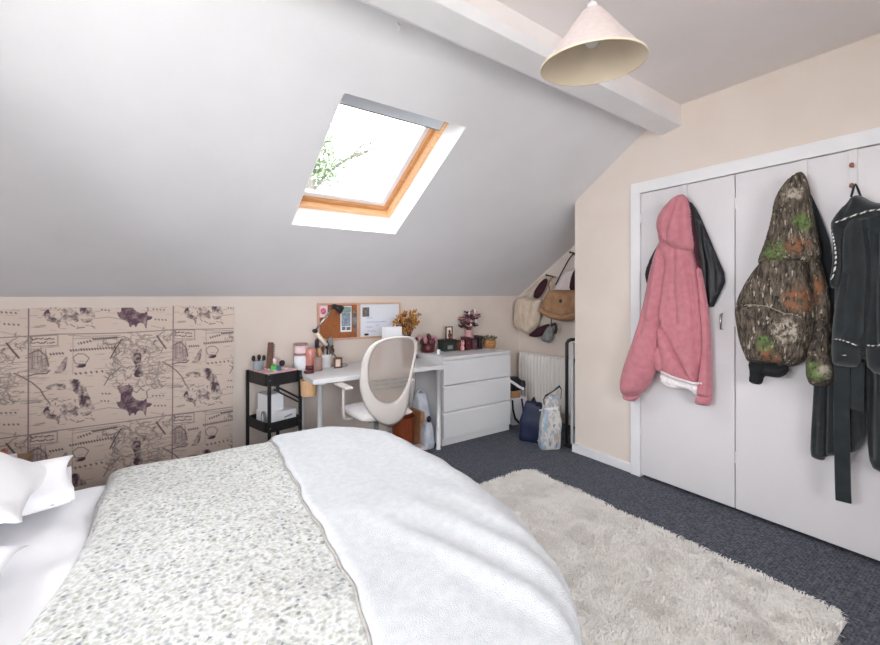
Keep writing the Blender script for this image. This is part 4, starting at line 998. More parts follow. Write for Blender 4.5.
# ================================================================== OFFICE CHAIR
YB = 2.56; oc = thing('office_chair', 'white swivel office chair with a mesh back at the desk', 'chair', (1.36, 2.76, 0))
OUT = [(386, 336.5), (398, 335.6), (410, 336), (417, 339), (419.5, 346), (418, 358), (415.5, 372), (413, 388), (411.5, 402), (409.5, 414), (404, 422), (396, 427), (388, 427.5), (379, 423), (370, 413), (364.5, 400), (361.5, 386), (362, 368), (365.5, 352), (372, 342.5)]
INN = [(388, 338.8), (400, 338), (411, 339), (415.5, 343.5), (416, 352), (413.5, 364), (410.5, 378), (405, 393), (397, 402), (387, 404.5), (377, 399), (370.5, 386), (369, 372), (369.5, 358), (374, 346.5), (380, 341)]
cxm = ony(390, 380, YB).x
bow = lambda a, b: .9*(a-cxm)**2+.10*(b-.75)**2*0+(b-.72)*-.10     # edges wrap towards the sitter, back reclines
po = resample(chaikin(px2('y', YB, OUT), 2), .012); pi_ = resample(chaikin(px2('y', YB, INN), 2), .012)
def ringmesh(rings=9):
    """ring between the two outlines, matched by angle, so its surface stays smooth"""
    c = np.array(pi_).mean(0); n = 96; V = []
    def at_angle(poly, a):
        d = np.array([math.cos(a), math.sin(a)]); best = 0
        for q in range(len(poly)):
            p0, p1 = np.array(poly[q])-c, np.array(poly[(q+1) % len(poly)])-c; e = p1-p0; den = d[0]*(-e[1])+d[1]*e[0]
            if abs(den) < 1e-9: continue
            t = (p0[0]*(-e[1])+p0[1]*e[0])/den; u = (d[0]*p0[1]-d[1]*p0[0])/den
            if t > 0 and -1e-6 <= u <= 1+1e-6: best = max(best, t)
        return c+d*best
    for k in range(n):
        a = 2*PI*k/n; o, i_ = at_angle(po, a), at_angle(pi_, a)
        V.append([i_+(o-i_)*r/(rings-1) for r in range(rings)])
    return V
RG = ringmesh(); m = MB(); nR = len(RG[0]); vs_ = []; fs_ = []
for sgn in (1, -1):
    for row in RG:
        for r, p in enumerate(row):
            tt = r/(nR-1)*2-1; vs_.append((p[0], YB+bow(p[0], p[1])+sgn*.013*math.sqrt(max(0, 1-tt*tt)), p[1]))
nA = len(RG)
for k in range(nA):
    for r in range(nR-1):
        a0, a1 = k*nR+r, ((k+1) % nA)*nR+r; fs_ += [(a0, a0+1, a1+1, a1), (nA*nR+a0, nA*nR+a1, nA*nR+a1+1, nA*nR+a0+1)]
m.add(vs_, fs_); m.build('back_frame', 'chairwhite', oc, smooth=True)
V_, F_ = tri2d(pi_, .02); m = MB(); m.add([(a, YB+bow(a, b)+.004, b) for a, b in V_], F_); m.build('back_mesh', 'mesh', oc, smooth=True)
m = MB()
for y_, x0, x1 in ((380, 370, 410), (384, 371, 409), (388.5, 372, 407)):
    q = [ony(lerp(x0, x1, t), y_+lerp(2, -2.5, t), YB) for t in np.linspace(0, 1, 9)]
    m = MB(); m.tube([Vector((p.x, YB+bow(p.x, p.z)-.001, p.z)) for p in q], .005, 6); m.build('lumbar_rib', 'grey_cap', oc, smooth=True)
SXc, SYc = 1.365, 2.82
def seat_fn(sg):
    def f(u, v):
        a, b = 2*u-1, 2*v-1; k = (1-abs(a)**4)**.5*(1-abs(b)**4)**.5
        x = SXc+a*.215*(1-.08*b*b); y = SYc+b*.225*(1-.08*a*a)
        return Vector((x, y, .475+sg*(.038 if sg > 0 else .030)*k))
    return f
m = MB(); m.grid(seat_fn(1), 24, 24); m.grid(seat_fn(-1), 24, 24); m.build('seat', 'seatcloth', oc, smooth=True)
for sx in (-1, 1):
    m = MB(); xa = SXc+sx*.247; y0 = 2.84
    m.tube([(SXc+sx*.10, y0, .437), (SXc+sx*.21, y0, .437), (xa-sx*.006, y0, .45), (xa, y0, .48), (xa, y0, .60), (xa, y0, .668)], .011, 10); ar = m.build('armrest', 'chairwhite', oc, smooth=True)
    m = MB(); m.box((xa-.030, y0-.11, .668), (xa+.030, y0+.11, .690)); m.build('arm_pad', 'chairwhite', ar, bevel=.010, bseg=3)
m = MB(); m.tube([(SXc, SYc-.10, .43), (SXc, 2.60, .425), (cxm, 2.60, .44), (cxm, 2.595, .46)], [.02, .022, .02, .016], 8); m.build('back_bracket', 'grey_cap', oc, smooth=True)
MB().box((SXc-.10, SYc-.10, .415), (SXc+.10, SYc+.10, .445)).build('mechanism', 'grey_cap', oc, bevel=.01)
MB().lathe([(.03, .08), (.03, .26), (.018, .26), (.018, .415)], (SXc, SYc, 0), 16).build('gas_lift', 'grey_cap', oc, smooth=True)
for k in range(5):
    a = 2*PI*k/5+.3; c, s_ = math.cos(a), math.sin(a)
    lg = MB().tube([(SXc, SYc, .10), (SXc+.15*c, SYc+.15*s_, .095), (SXc+.29*c, SYc+.29*s_, .068)], [.026, .022, .015], 8).build('leg', 'chairwhite', oc, smooth=True)
    MB().lathe([(.001, -.022), (.024, -.022), (.028, -.006), (.028, .006), (.024, .022), (.001, .022)], (SXc+.29*c, SYc+.29*s_, .028), 14, Matrix.Rotation(PI/2, 3, 'X') @ Matrix.Rotation(0, 3, 'Z')).build('caster', 'grey_cap', lg, smooth=True)
# ------------------------------------------------------------------ under the desk
G_ = lambda px, Y: Vector((ony(px, 300, Y).x, Y, 0.0005))
p = G_(403, 3.22); bn = root_at('waste_bin', 'russet brown waste bin under the desk behind the chair', 'bin', tuple(p))
m = MB(); n = 24
m.lathe([(.085, 0), (.105, .26), (.108, .265), (.100, .262), (.080, .006), (.001, .006)], p, 28); m.f.append(tuple(range(27, -1, -1)))
m.build('bin', 'terracotta', bn)
p = G_(416, 3.20); simple('shelf_board', MB().box((-.020, -.10, 0), (.020, .10, .30), Matrix.Translation(p) @ Matrix.Rotation(.03, 4, 'Y')), 'cardboard', 'pale brown upright board right of the russet bin', 'board', bevel=.003)
p = G_(430, 3.24); p.x = 2.018; sk = root_at('carrier_bag', 'pale blue-white plastic carrier bag under the right end of the desk', 'bag', tuple(p))
sack(p, [(0, .052, .085, 0, 0), (.06, .060, .10, 0, 0), (.20, .060, .095, .0, 0), (.33, .055, .07, .0, .01), (.43, .048, .035, .003, .015)], namp=.010, seed=3).build('bag', 'plasticbag', sk, smooth=True)
m = MB(); m.tube([p+Vector((-.03, .01, .40)), p+Vector((-.025, .012, .45)), p+Vector((.01, .014, .47)), p+Vector((.03, .014, .44)), p+Vector((.035, .012, .40))], .007, 6); m.build('handle', 'plasticbag', sk, smooth=True)
p = G_(434, 3.05); p.x = 2.018
sk = root_at('carrier_bag', 'smaller crumpled clear bag of clothes beside the front right desk leg', 'bag', (1.972, 3.07, .0005))
sack((1.972, 3.07, .0005), [(0, .04, .05, 0, 0), (.05, .05, .06, 0, 0), (.16, .046, .055, .004, 0), (.22, .028, .03, .008, 0)], namp=.02, seed=9).build('bag', 'plasticbag', sk, smooth=True)
m = MB(); m.ell((1.980, 3.05, .245), (.022, .016, .03), 10, 6); m.build('knot', 'dark', sk, smooth=True)
p = onz(416, 449, 0.0005); simple('flat_box', MB().box((-.085, -.055, 0), (.085, .055, .022), Matrix.Translation(p) @ Matrix.Rotation(-.25, 4, 'Z')), 'white_bag', 'flat off-white box lid lying on the carpet by the bed foot', 'box', bevel=.003)
for px, Y, w_, d_, h_, mt, lab in ((311, 3.25, .055, .07, .17, 'clear', 'clear plastic storage box under the left end of the desk'), (333, 3.30, .085, .08, .19, 'clear', 'clear plastic storage box second from the cart, under the desk')):
    p = G_(px, Y); b_ = root_at('storage_tub', lab, 'box', tuple(p)); M4 = Matrix.Translation(p)
    MB().box((-w_, -d_, 0), (w_, d_, h_), M4).build('tub', mt, b_, bevel=.012); MB().box((-w_-.006, -d_-.006, h_+.0005), (w_+.006, d_+.006, h_+.018), M4).build('lid', 'plasticbag', b_, bevel=.006)
    m = MB(); m.ell(p+Vector((0, 0, h_+.035)), (w_*.8, d_*.7, .022), 14, 6)
    simple('folded_cloth', m, 'grey_cap' if px < 320 else 'plasticbag', 'bundle of cloth on the storage tub '+('nearest the cart' if px < 320 else 'second from the cart'), 'cloth', smooth=True)
# ================================================================== ALCOVE
rd = thing('radiator', 'white panel radiator on the alcove wall below the hanging bags', 'radiator', (3.47, 2.95, .12))
ry_0, ry_1, rz_0, rz_1 = 2.50, 3.40, .125, .675
def rad_fn(u, v):
    y = lerp(ry_0, ry_1, u); z = lerp(rz_0, rz_1, v); g = .5-.5*math.cos((y-ry_0)/.045*2*PI)
    e = min(1, min(z-rz_0, rz_1-z)/.03); return Vector((3.425-.022*min(1, g*1.5)*e, y, z))
MB().grid(rad_fn, 360, 12).build('front_panel', 'rad', rd, smooth=True)
MB().box((3.427, ry_0, rz_0), (3.47, ry_1, rz_1)).build('body', 'rad', rd, bevel=.004)
MB().box((3.410, ry_0-.004, rz_1+.0005), (3.475, ry_1+.004, rz_1+.014)).build('top_grille', 'rad', rd, bevel=.003)
for y in (ry_0+.15, ry_1-.15): MB().box((3.47, y-.02, .25), (3.4995, y+.02, .5)).build('bracket', 'rad', rd)
for y in (ry_0+.03, ry_1-.03): MB().tube([(3.45, y, rz_0+.02), (3.45, y, .0)], .008, 8).build('pipe', 'rad', rd, smooth=True)
# bags hanging on the alcove wall
def peg(y, z, label):
    r = thing('wall_peg', label, 'hook', (3.49, y, z)); m = MB(); m.tube([(3.4995, y, z), (3.45, y, z+.006), (3.40, y, z+.012)], .007, 8); m.ell((3.396, y, z+.012), (.010, .012, .012), 8, 6); m.build('peg', 'dark', r, smooth=True); return r
b3 = thing('shoulder_bag', 'white leather shoulder bag with a dark strap hanging furthest right in the alcove', 'bag', (3.46, 2.85, 1.3))
Xb = 3.455
puff('body', [(555, 291), (557, 285), (562, 276), (568, 270), (573, 268), (580, 270), (583, 280), (583, 300), (575, 306), (560, 302)], Xb, .045, 'white_bag', b3, namp=.008, back=.5, R=.05, seed=2)
ribbon([onx(555.5, 285, Xb-.045), onx(562, 272, Xb-.03), onx(568.5, 260, Xb-.02), onx(573, 254, Xb-.01), onx(577, 256, Xb-.015), onx(580, 264, Xb-.03), onx(582, 275, Xb-.04)], .014, (1, 0, 0), .004).build('strap', 'dark', b3)
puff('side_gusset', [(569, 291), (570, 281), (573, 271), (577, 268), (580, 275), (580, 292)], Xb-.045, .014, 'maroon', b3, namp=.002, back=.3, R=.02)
peg(onx(574, 254, Xb).y, onx(574, 254, Xb).z+.002, 'dark wall peg holding the white shoulder bag')
b2 = thing('shoulder_bag', 'tan suede shoulder bag hanging in the middle of the alcove bags', 'bag', (3.38, 2.95, 1.1))
Xt = 3.375
puff('body', [(541, 312), (543, 305), (549, 292), (553, 289.5), (562, 290), (572, 290), (580, 290.5), (581, 305), (579, 318), (572, 321), (563, 321.8), (552, 319), (544, 315)], Xt, .075, 'tan_bag', b2, namp=.008, back=.3, R=.05, seed=4, folds=[([(545, 309), (553, 313), (566, 316), (577, 313)], .012, .012)])
q = onx(560.5, 301, Xt-.078); MB().ell(q, (.012, .017, .017), 12, 8).build('clasp', 'dark', b2, smooth=True)
ribbon([onx(550, 293, Xt-.03), onx(548.5, 284, Xt-.01), onx(551, 278, Xt+.02), onx(556, 277, Xt+.05)], .016, (1, 0, 0), .004).build('strap', 'tan_bag', b2)
b1 = thing('tote_bag', 'cream canvas tote bag hanging furthest left in the alcove', 'bag', (3.42, 3.25, 1.1))
X1_ = 3.42
puff('body', [(515.6, 324), (516.5, 312), (518, 301), (521.6, 295.5), (528, 298), (536, 299.5), (543, 298.5), (542.5, 306), (540, 318), (537, 327), (531, 335), (525, 332.5), (518.5, 328.5)], X1_, .085, 'cream_bag', b1, namp=.010, back=.35, R=.06, seed=6, folds=[([(527, 300), (526, 312), (528, 326)], .012, .010), ([(536, 301), (533, 314), (531, 328)], .012, .010), ([(521, 298), (520, 312), (521, 324)], .007, .01)])
puff('lining', [(533, 297.5), (534.5, 291), (538, 285), (543, 279.5), (547, 278), (548, 282), (545, 289), (541, 296), (537, 299)], X1_+.025, .02, 'maroon', b1, namp=.003, back=.4, R=.03)  # dark sheet giving the tote's hollow its shade by colour
ribbon([onx(528, 297, X1_-.045), onx(532, 291, X1_-.03), onx(538, 283, X1_-.01), onx(545, 276.5, X1_+.01), onx(550, 277.5, X1_+.01), onx(552, 283, X1_-.01), onx(549, 290, X1_-.03), onx(544, 299, X1_-.045)], .020, (1, 0, 0), .004).build('handle', 'cream_bag', b1)
ribbon([onx(523, 297, X1_), onx(528, 291, X1_+.02), onx(534, 285, X1_+.03), onx(541, 278, X1_+.04), onx(547, 275, X1_+.04)], .016, (1, 0, 0), .004).build('handle', 'cream_bag', b1)
peg(onx(548, 276, X1_).y, onx(548, 276, X1_).z-.004, 'dark wall peg holding the cream tote bag')
b4 = thing('drawstring_pouch', 'maroon cloth pouch hanging below the cream tote and tan bag', 'bag', (3.45, 3.1, .95))
puff('pouch', [(529, 336), (533, 331), (541, 326), (550, 323), (549.5, 328), (547, 333.5), (541, 336.5), (535, 337.5)], 3.45, .05, 'maroon', b4, namp=.008, back=.4, R=.04)
b5 = thing('baseball_cap', 'grey cap hanging lowest in the alcove under the tan bag', 'cap', (3.44, 3.0, .9))
puff('crown', [(542, 338), (545.5, 332), (549, 326), (552, 325), (553, 331), (553, 337), (551, 341.5), (547, 343), (543.5, 341.5)], 3.43, .06, 'grey_cap', b5, namp=.006, back=.3, R=.05, folds=[([(549, 327), (547.5, 335), (548, 342)], .006, .006)])
ribbon([onx(551.5, 325, 3.40), onx(555.5, 324, 3.385), onx(556.5, 329, 3.385), onx(555, 333.5, 3.385)], .034, (1, 0, 0), .006).build('strap', 'dark', b5)
ribbon([onx(551, 327, 3.42), onx(551.5, 316, 3.45), onx(552.5, 300, 3.475), onx(553, 292, 3.495)], .012, (1, 0, 0), .004).build('loop', 'dark', b5)
# floor of the alcove
p = onz(524, 424, .0005); pb_ = thing('paper_bag', 'white paper carrier bag with black ribbon handles in the back of the alcove', 'bag', (3.10, 3.12, .0005))
M4 = Matrix.Translation((3.10, 3.12, .0005)) @ Matrix.Rotation(-.15, 4, 'Z')
m = MB(); m.prism([(-.085, 0), (.085, 0), (.095, .27), (-.095, .27)], lambda a, b, c: tuple(M4 @ Vector((a, c, b))), -.05, .05); m.build('bag', 'paper', pb_, bevel=.003)
ribbon([M4 @ Vector(q) for q in ((-.085, -.055, .26), (-.08, -.058, .16), (-.055, -.062, .07), (-.01, -.066, .02), (.03, -.066, .01), (.05, -.062, .06), (.045, -.058, .16), (.03, -.055, .262))], .022, (0, 1, 0), .003).build('handle', 'black', pb_)
simple('cardboard_box', MB().box((-.09, -.045, .271), (.02, .045, .345), M4), 'cardboard', 'small brown cardboard box sitting in the white paper bag', 'box', bevel=.003)
bb = thing('camera_bag', 'black pouch with a white band lying on top of the paper bag', 'bag', tuple(M4 @ Vector((0, 0, .346))))
m = MB(); sack(tuple(M4 @ Vector((-.02, 0, .346))), [(0, .075, .045, 0, 0), (.04, .085, .05, 0, 0), (.10, .075, .045, -.01, 0), (.135, .045, .03, -.02, 0)], namp=.012, seed=5).build('pouch', 'black', bb, smooth=True)
sack(tuple(M4 @ Vector((.062, -.01, .346))), [(0, .03, .04, 0, 0), (.05, .036, .045, 0, 0), (.09, .028, .035, 0, 0)], namp=.01, seed=6, n=24).build('side_pocket', 'dark', bb, smooth=True)
ribbon([M4 @ Vector(q) for q in ((-.105, -.045, .455), (-.06, -.058, .425), (-.01, -.062, .39), (.05, -.064, .36))], .026, (0, 1, 0), .004).build('band', 'paper', bb)
p = (2.845, 2.665, .0005); nb_ = thing('shopping_bag', 'navy blue woven shopping bag on the alcove floor', 'bag', p)
sack(p, [(0, .050, .105, 0, 0), (.02, .055, .11, 0, 0), (.16, .05, .105, .010, .0), (.30, .036, .085, .022, -.01), (.345, .028, .07, .030, -.01)], n=44, pw=.4, namp=.010, seed=7, rz=.45).build('bag', 'navy', nb_, smooth=True)
m = MB()
c0 = onz(525.5, 437.5, .03)
for k in range(7): m.cbox((p[0]-.055+k*.0105, p[1]-.124+k*.0045, .045), (.0065, .004, .012), None)
m.build('lettering', 'paper', nb_)
ribbon([Vector(p)+Vector(q) for q in ((-.005, -.07, .33), (-.02, -.06, .37), (.0, -.03, .395), (.03, .0, .38), (.035, .03, .34))], .022, (1, .3, 0), .004).build('handle', 'navy', nb_)
p = (2.835, 2.455, .0005); pg = thing('shopping_bag', 'tall printed shopper bag with black handles in front of the radiator', 'bag', p)
sack(p, [(0, .085, .055, 0, 0), (.02, .09, .06, 0, 0), (.20, .088, .058, .008, 0), (.33, .078, .045, .018, .0), (.41, .066, .028, .026, .01), (.45, .045, .014, .04, .015)], n=44, pw=.45, namp=.012, seed=11, rz=-.45).build('bag', 'printbag', pg, smooth=True)
ribbon([Vector(p)+Vector(q) for q in ((-.055, .0, .38), (-.06, .01, .42), (-.02, .02, .45), (.04, -.01, .485), (.09, -.04, .53), (.105, -.05, .50), (.10, -.045, .42))], .022, (.6, -.8, 0), .005).build('handle', 'black', pg)
ribbon([Vector(p)+Vector(q) for q in ((-.085, .03, .33), (-.07, .0, .345), (-.02, -.035, .35), (.04, -.06, .35))], .02, (.6, -.8, 0), .005).build('trim_band', 'sherpa', pg)
# folded airer / board standing against the pier
up = thing('folding_table', 'folded grey-white board in a black tubular frame leaning by the pier', 'table', (3.02, 2.40, 0))
zt = .925
MB().box((3.005, 2.335, .03), (3.165, 2.362, zt-.02)).build('board', 'greyboard', up, bevel=.004)
m = MB(); m.tube([(2.985, 2.385, 0.012), (2.985, 2.385, zt-.02), (2.993, 2.375, zt), (3.01, 2.36, zt+.012), (3.05, 2.35, zt+.012)], .015, 10); m.build('frame_tube', 'black', up, smooth=True)
m = MB(); m.tube([(3.035, 2.315, .12), (3.035, 2.315, zt-.16)], .011, 10); m.build('frame_tube', 'black', up, smooth=True)
for z in (.17, zt-.17): m = MB(); m.box((3.01, 2.300, z-.016), (3.065, 2.336, z+.016)); m.build('clamp', 'black', up, bevel=.004)
for x in (2.985, 3.06): m = MB(); m.box((x-.025, 2.315, 0.001), (x+.025, 2.40, .03)); m.build('foot', 'black', up, bevel=.006)
# ================================================================== PENDANT LAMP
LX, LY, LZ = 1.172, .836, 2.070
pl_ = thing('pendant_lamp', 'cream conical fabric pendant lampshade hanging from the ceiling', 'lamp', (LX, LY, LZ)); tilt = Matrix.Rotation(.055, 3, 'X') @ Matrix.Rotation(-.075, 3, 'Y')
rb, rt, hh = .163, .032, .166
def openlathe(prof, n=56):
    m = MB(); v = []; f = []
    for r, z in prof:
        for j in range(n): a = 2*PI*j/n; v.append(tuple(tilt @ Vector((r*math.cos(a), r*math.sin(a), z))+Vector((LX, LY, LZ))))
    for i in range(len(prof)-1):
        for j in range(n): f.append((i*n+j, i*n+(j+1) % n, (i+1)*n+(j+1) % n, (i+1)*n+j))
    return m.add(v, f)
openlathe([(rb, 0), (rt, hh)]).build('lamp_shade', 'shade_out', pl_, smooth=True)
openlathe([(rb-.002, .001), (rt-.002, hh-.001)]).build('lining', 'shade_in', pl_, smooth=True)
openlathe([(rb-.003, -.001), (rb+.0015, -.001), (rb+.001, .006), (rb-.004, .006), (rb-.003, -.001)]).build('rim', 'shade_in', pl_, smooth=True)
AX = tilt @ Vector((0, 0, hh))+Vector((LX, LY, LZ))
MB().tube([AX-Vector((0, 0, .05)), AX+Vector((0, 0, .02))], .016, 14).build('lamp_holder', 'gloss', pl_, smooth=True)
MB().tube([AX+Vector((0, 0, .015)), (AX.x, AX.y, CEIL-.028)], .004, 8).build('cord', 'gloss', pl_, smooth=True)
MB().lathe([(.05, -.001), (.05, -.012), (.015, -.030), (.001, -.030)], (AX.x, AX.y, CEIL), 24).build('ceiling_rose', 'gloss', pl_, smooth=True)
m = MB(); m.ell(tuple(AX-Vector((0, 0, .082))), (.028, .028, .036), 18, 12); m.build('bulb', 'bulb', pl_, smooth=True)
for k in range(3):
    a = 2*PI*k/3; m = MB(); m.tube([tilt @ Vector((rt*math.cos(a), rt*math.sin(a), hh-.002))+Vector((LX, LY, LZ)), tuple(AX-Vector((0, 0, .012)))], .002, 5); m.build('spider_arm', 'gloss', pl_)
hk_ = thing('ceiling_hook', 'small white screw hook under the beam on the sloping ceiling', 'hook', (.9, 1.63, 2.53))
q = None
d = ray(399, 23); t_ = (KZ+TAN*WY-EYE)/(d[2]+TAN*d[1]); q = Vector((t_*d[0], t_*d[1], EYE+t_*d[2])); hk_.location = q
m = MB(); m.tube([q, q-dn*.022, q-dn*.034+ds*-.008, q-dn*.028+ds*-.018], .004, 8); m.ell(q-dn*.002, (.009, .009, .004), 10, 6); m.build('hook', 'gloss', hk_, smooth=True)
# ================================================================== CLOTHES ON THE WARDROBE DOORS
XD = 2.905
jk = thing('jacket', 'black padded jacket hanging behind the pink hoodie', 'jacket', (XD, 1.32, 1.5))
puff('body', [(684, 205), (690, 200), (698, 211), (707, 232), (717, 256), (727, 278.5), (720, 294), (711.5, 311), (704, 296), (690, 300), (665, 297), (650, 292), (646, 281), (645, 272), (651, 257), (661, 240), (670, 218)], XD, .035, 'jacket', jk, namp=.006, back=.3, R=.05, seed=21, curve=1, folds=[([(700, 222), (706, 262), (708, 300)], .012, .012), ([(708, 240), (716, 270), (716, 292)], .008, .010)])
XP = 2.885
hd1 = thing('hoodie', 'pink fleece hoodie hanging on the left wardrobe door', 'hoodie', (XP, 1.35, 1.3))
puff('body', [(659, 243), (668, 238), (682, 236), (695, 242), (699, 262), (703, 290), (706, 325), (706, 350), (704, 372), (702, 383.5), (692, 384), (682, 380.5), (671, 377), (662, 373), (656, 370), (655, 350), (656, 330), (657, 310), (655, 280), (656, 258)], XP, .085, 'pink', hd1, namp=.008, back=.1, R=.08, seed=22, nsc=(14, 3.5),
     folds=[([(668, 262), (664, 290), (660, 319), (660, 345)], .030, .016), ([(660, 322), (668, 330), (676, 348), (690, 372)], .018, .012), ([(660, 326), (664, 322)], .02, .02), ([(672, 335), (682, 356), (694, 378)], .012, .010), ([(692, 262), (697, 300), (700, 345), (702, 376)], .016, .012), ([(680, 250), (679, 285), (682, 320)], .010, .014), ([(664, 345), (667, 362), (668, 374)], .008, .010)])
puff('sleeve', [(660, 244), (668, 252), (670, 266), (667, 288), (663, 315), (661, 340), (659, 358), (655, 375), (648, 389), (640, 395), (631, 396.5), (624.5, 395), (621.5, 388), (622, 377), (629, 355), (637, 333), (643, 312), (648, 288), (653, 262)], XP-.030, .085, 'pink', hd1, namp=.008, back=.35, R=.075, seed=23, nsc=(12, 4), folds=[([(657, 262), (652, 300), (645, 335)], .010, .016), ([(628, 372), (640, 366), (652, 368)], .006, .012), ([(660, 318), (654, 322), (648, 318)], .008, .010)])
puff('cuff', [(625, 393), (634, 395.5), (641.5, 394), (640, 397), (634, 402), (629.5, 401), (625, 399.5), (624, 396)], XP-.035, .050, 'pink', hd1, namp=.003, back=.5, R=.03, seed=24)
puff('sleeve', [(697, 262), (702, 270), (706, 292), (710, 318), (711.5, 345), (712, 372), (713, 392), (712, 397), (705, 397), (699, 395), (697, 390), (700, 378), (703, 358), (703, 330), (700, 300)], XP-.018, .065, 'pink', hd1, namp=.007, back=.4, R=.05, seed=25, folds=[([(701, 280), (706, 320), (707, 360), (706, 390)], .010, .010)])
puff('cuff', [(698.5, 393), (705, 396), (712.5, 395.5), (712, 401), (710.5, 405.5), (703, 406), (696, 404), (695.5, 399.5)], XP-.022, .045, 'pink', hd1, namp=.003, back=.5, R=.03, seed=26)
puff('hood', [(681, 193.5), (686, 195.5), (689, 203), (692, 218), (695, 236), (697, 250), (690, 253), (679, 251), (668, 250), (661, 245), (659, 234), (657.5, 224), (660, 215), (666, 206), (673, 199)], XP-.035, .085, 'pink', hd1, namp=.009, back=.3, R=.085, seed=27, nsc=(12, 5), folds=[([(680, 198), (677, 212), (672, 228), (671, 248)], .016, .014), ([(662, 232), (666, 242), (676, 250)], .018, .012), ([(686, 200), (686, 222), (688, 246)], .012, .010)])
puff('hood_inner_shade', [(684, 196), (688, 198), (692, 210), (696, 228), (699, 248), (703, 268), (699, 270), (694, 250), (691, 230), (688, 212)], XP-.022, .045, 'maroon', hd1, namp=.003, back=.4, R=.04, seed=28)  # dark maroon strip, shade inside the hood put into the colour
puff('fleece_lining', [(660, 372.5), (668, 375), (680, 379), (692, 382), (701, 383.5), (703, 388), (700, 394), (697.5, 396), (692, 391), (685, 389), (676, 389), (668, 387), (663, 383)], XP-.030, .050, 'sherpa', hd1, namp=.012, nsc=(40, 40), back=.6, R=.035, seed=29)
ribbon([onx(661, 371.5, XP-.075), onx(671, 376.5, XP-.082), onx(682, 380, XP-.085), onx(692, 383, XP-.083), onx(702, 383.5, XP-.070)], .012, (1, 0, .3), .010).build('hem', 'sherpa', hd1, smooth=True)
# dark garment between the camouflage hoodie and the robe
dj = thing('dark_top', 'plain black garment hanging behind the camouflage hoodie', 'top', (XD, .72, 1.5))
puff('body', [(806, 190), (811, 193), (820, 214), (829, 238), (833, 262), (836, 300), (836, 340), (820, 352), (806, 340), (800, 300), (798, 250), (800, 210)], XD, .030, 'charcoal', dj, namp=.006, back=.3, R=.05, seed=31, folds=[([(814, 205), (822, 240), (828, 290)], .010, .010)])
XC = 2.875
hd2 = thing('hoodie', 'brown woodland camouflage hoodie hanging mid wardrobe', 'hoodie', (XC, .85, 1.3))
puff('body', [(768, 255), (779, 250), (797, 250), (811, 253), (817, 268), (820, 290), (819, 312), (814, 332), (811, 350), (806, 360), (798, 365), (788, 367), (776, 364), (764, 364), (750, 363), (745.5, 354), (741, 342), (738, 328), (736, 309), (741, 293), (750, 277), (759, 265)], XC, .100, 'camo', hd2, namp=.012, back=.15, R=.075, seed=32, nsc=(10, 5),
     folds=[([(739, 306), (754, 305), (768, 306), (780, 311), (790, 314), (808, 315)], .012, .008), ([(769, 256), (790, 258), (812, 260)], .012, .009), ([(812, 262), (815, 300), (808, 345)], .026, .013), ([(782, 312), (774, 320), (770, 328)], .008, .008), ([(747, 345), (756, 352), (764, 360)], .010, .010), ([(795, 362), (802, 352), (806, 346)], .010, .010)])
q = [onx(x, y, XC-dpt) for x, y, dpt in ((739.5, 306.5, .062), (746, 305, .095), (757, 305, .098), (768, 306.5, .100), (776, 310, .100), (786, 314, .100), (792, 313.5, .098))]
m = MB(); m.tube(q, .0022, 5); m.build('seam', 'seam', hd2, smooth=True)
puff('waistband', [(748.5, 360), (757, 362), (770, 363), (782, 366), (790, 366), (788, 372), (785.5, 375.5), (778, 378), (769, 376.5), (764, 376), (762.5, 384), (757, 385), (749.5, 381.5), (751, 372)], XC-.04, .072, 'rib', hd2, namp=.006, back=.5, R=.045, seed=33, folds=[([(765, 364), (764, 376)], .014, .008)])
puff('sleeve', [(811, 243), (817, 252), (824, 268), (829, 290), (831.5, 312), (832, 332), (834, 352), (836.5, 368), (836, 379), (831, 385), (822, 387), (813, 386), (807.5, 379), (806, 366), (807.5, 352), (813, 338), (817, 315), (815, 290), (810, 265)], XC-.025, .090, 'camo', hd2, namp=.009, back=.4, R=.06, seed=34, nsc=(12, 7), folds=[([(817, 322), (824, 321), (833, 318)], .014, .008), ([(818, 327), (826, 327), (832, 324)], .008, .006), ([(808, 356), (816, 352), (832, 354)], .010, .010), ([(818, 258), (824, 290), (824, 312)], .008, .012)])
puff('hood', [(798.5, 171.5), (803, 172), (807.5, 179), (811, 194), (813.5, 215), (819, 240), (823, 258), (812, 263), (796, 264), (778, 264), (764, 264), (757, 264), (766, 242), (772, 220), (774, 205), (779, 192), (788, 180)], XC-.030, .092, 'camo', hd2, namp=.012, back=.3, R=.08, seed=35, nsc=(11, 6), folds=[([(797, 175), (789, 195), (784, 215), (774, 240)], .014, .013), ([(803, 176), (804, 200), (806, 230), (810, 258)], .014, .011), ([(776, 213), (784, 212), (790, 207)], .016, .008), ([(768, 250), (785, 247), (800, 254)], .010, .010)])
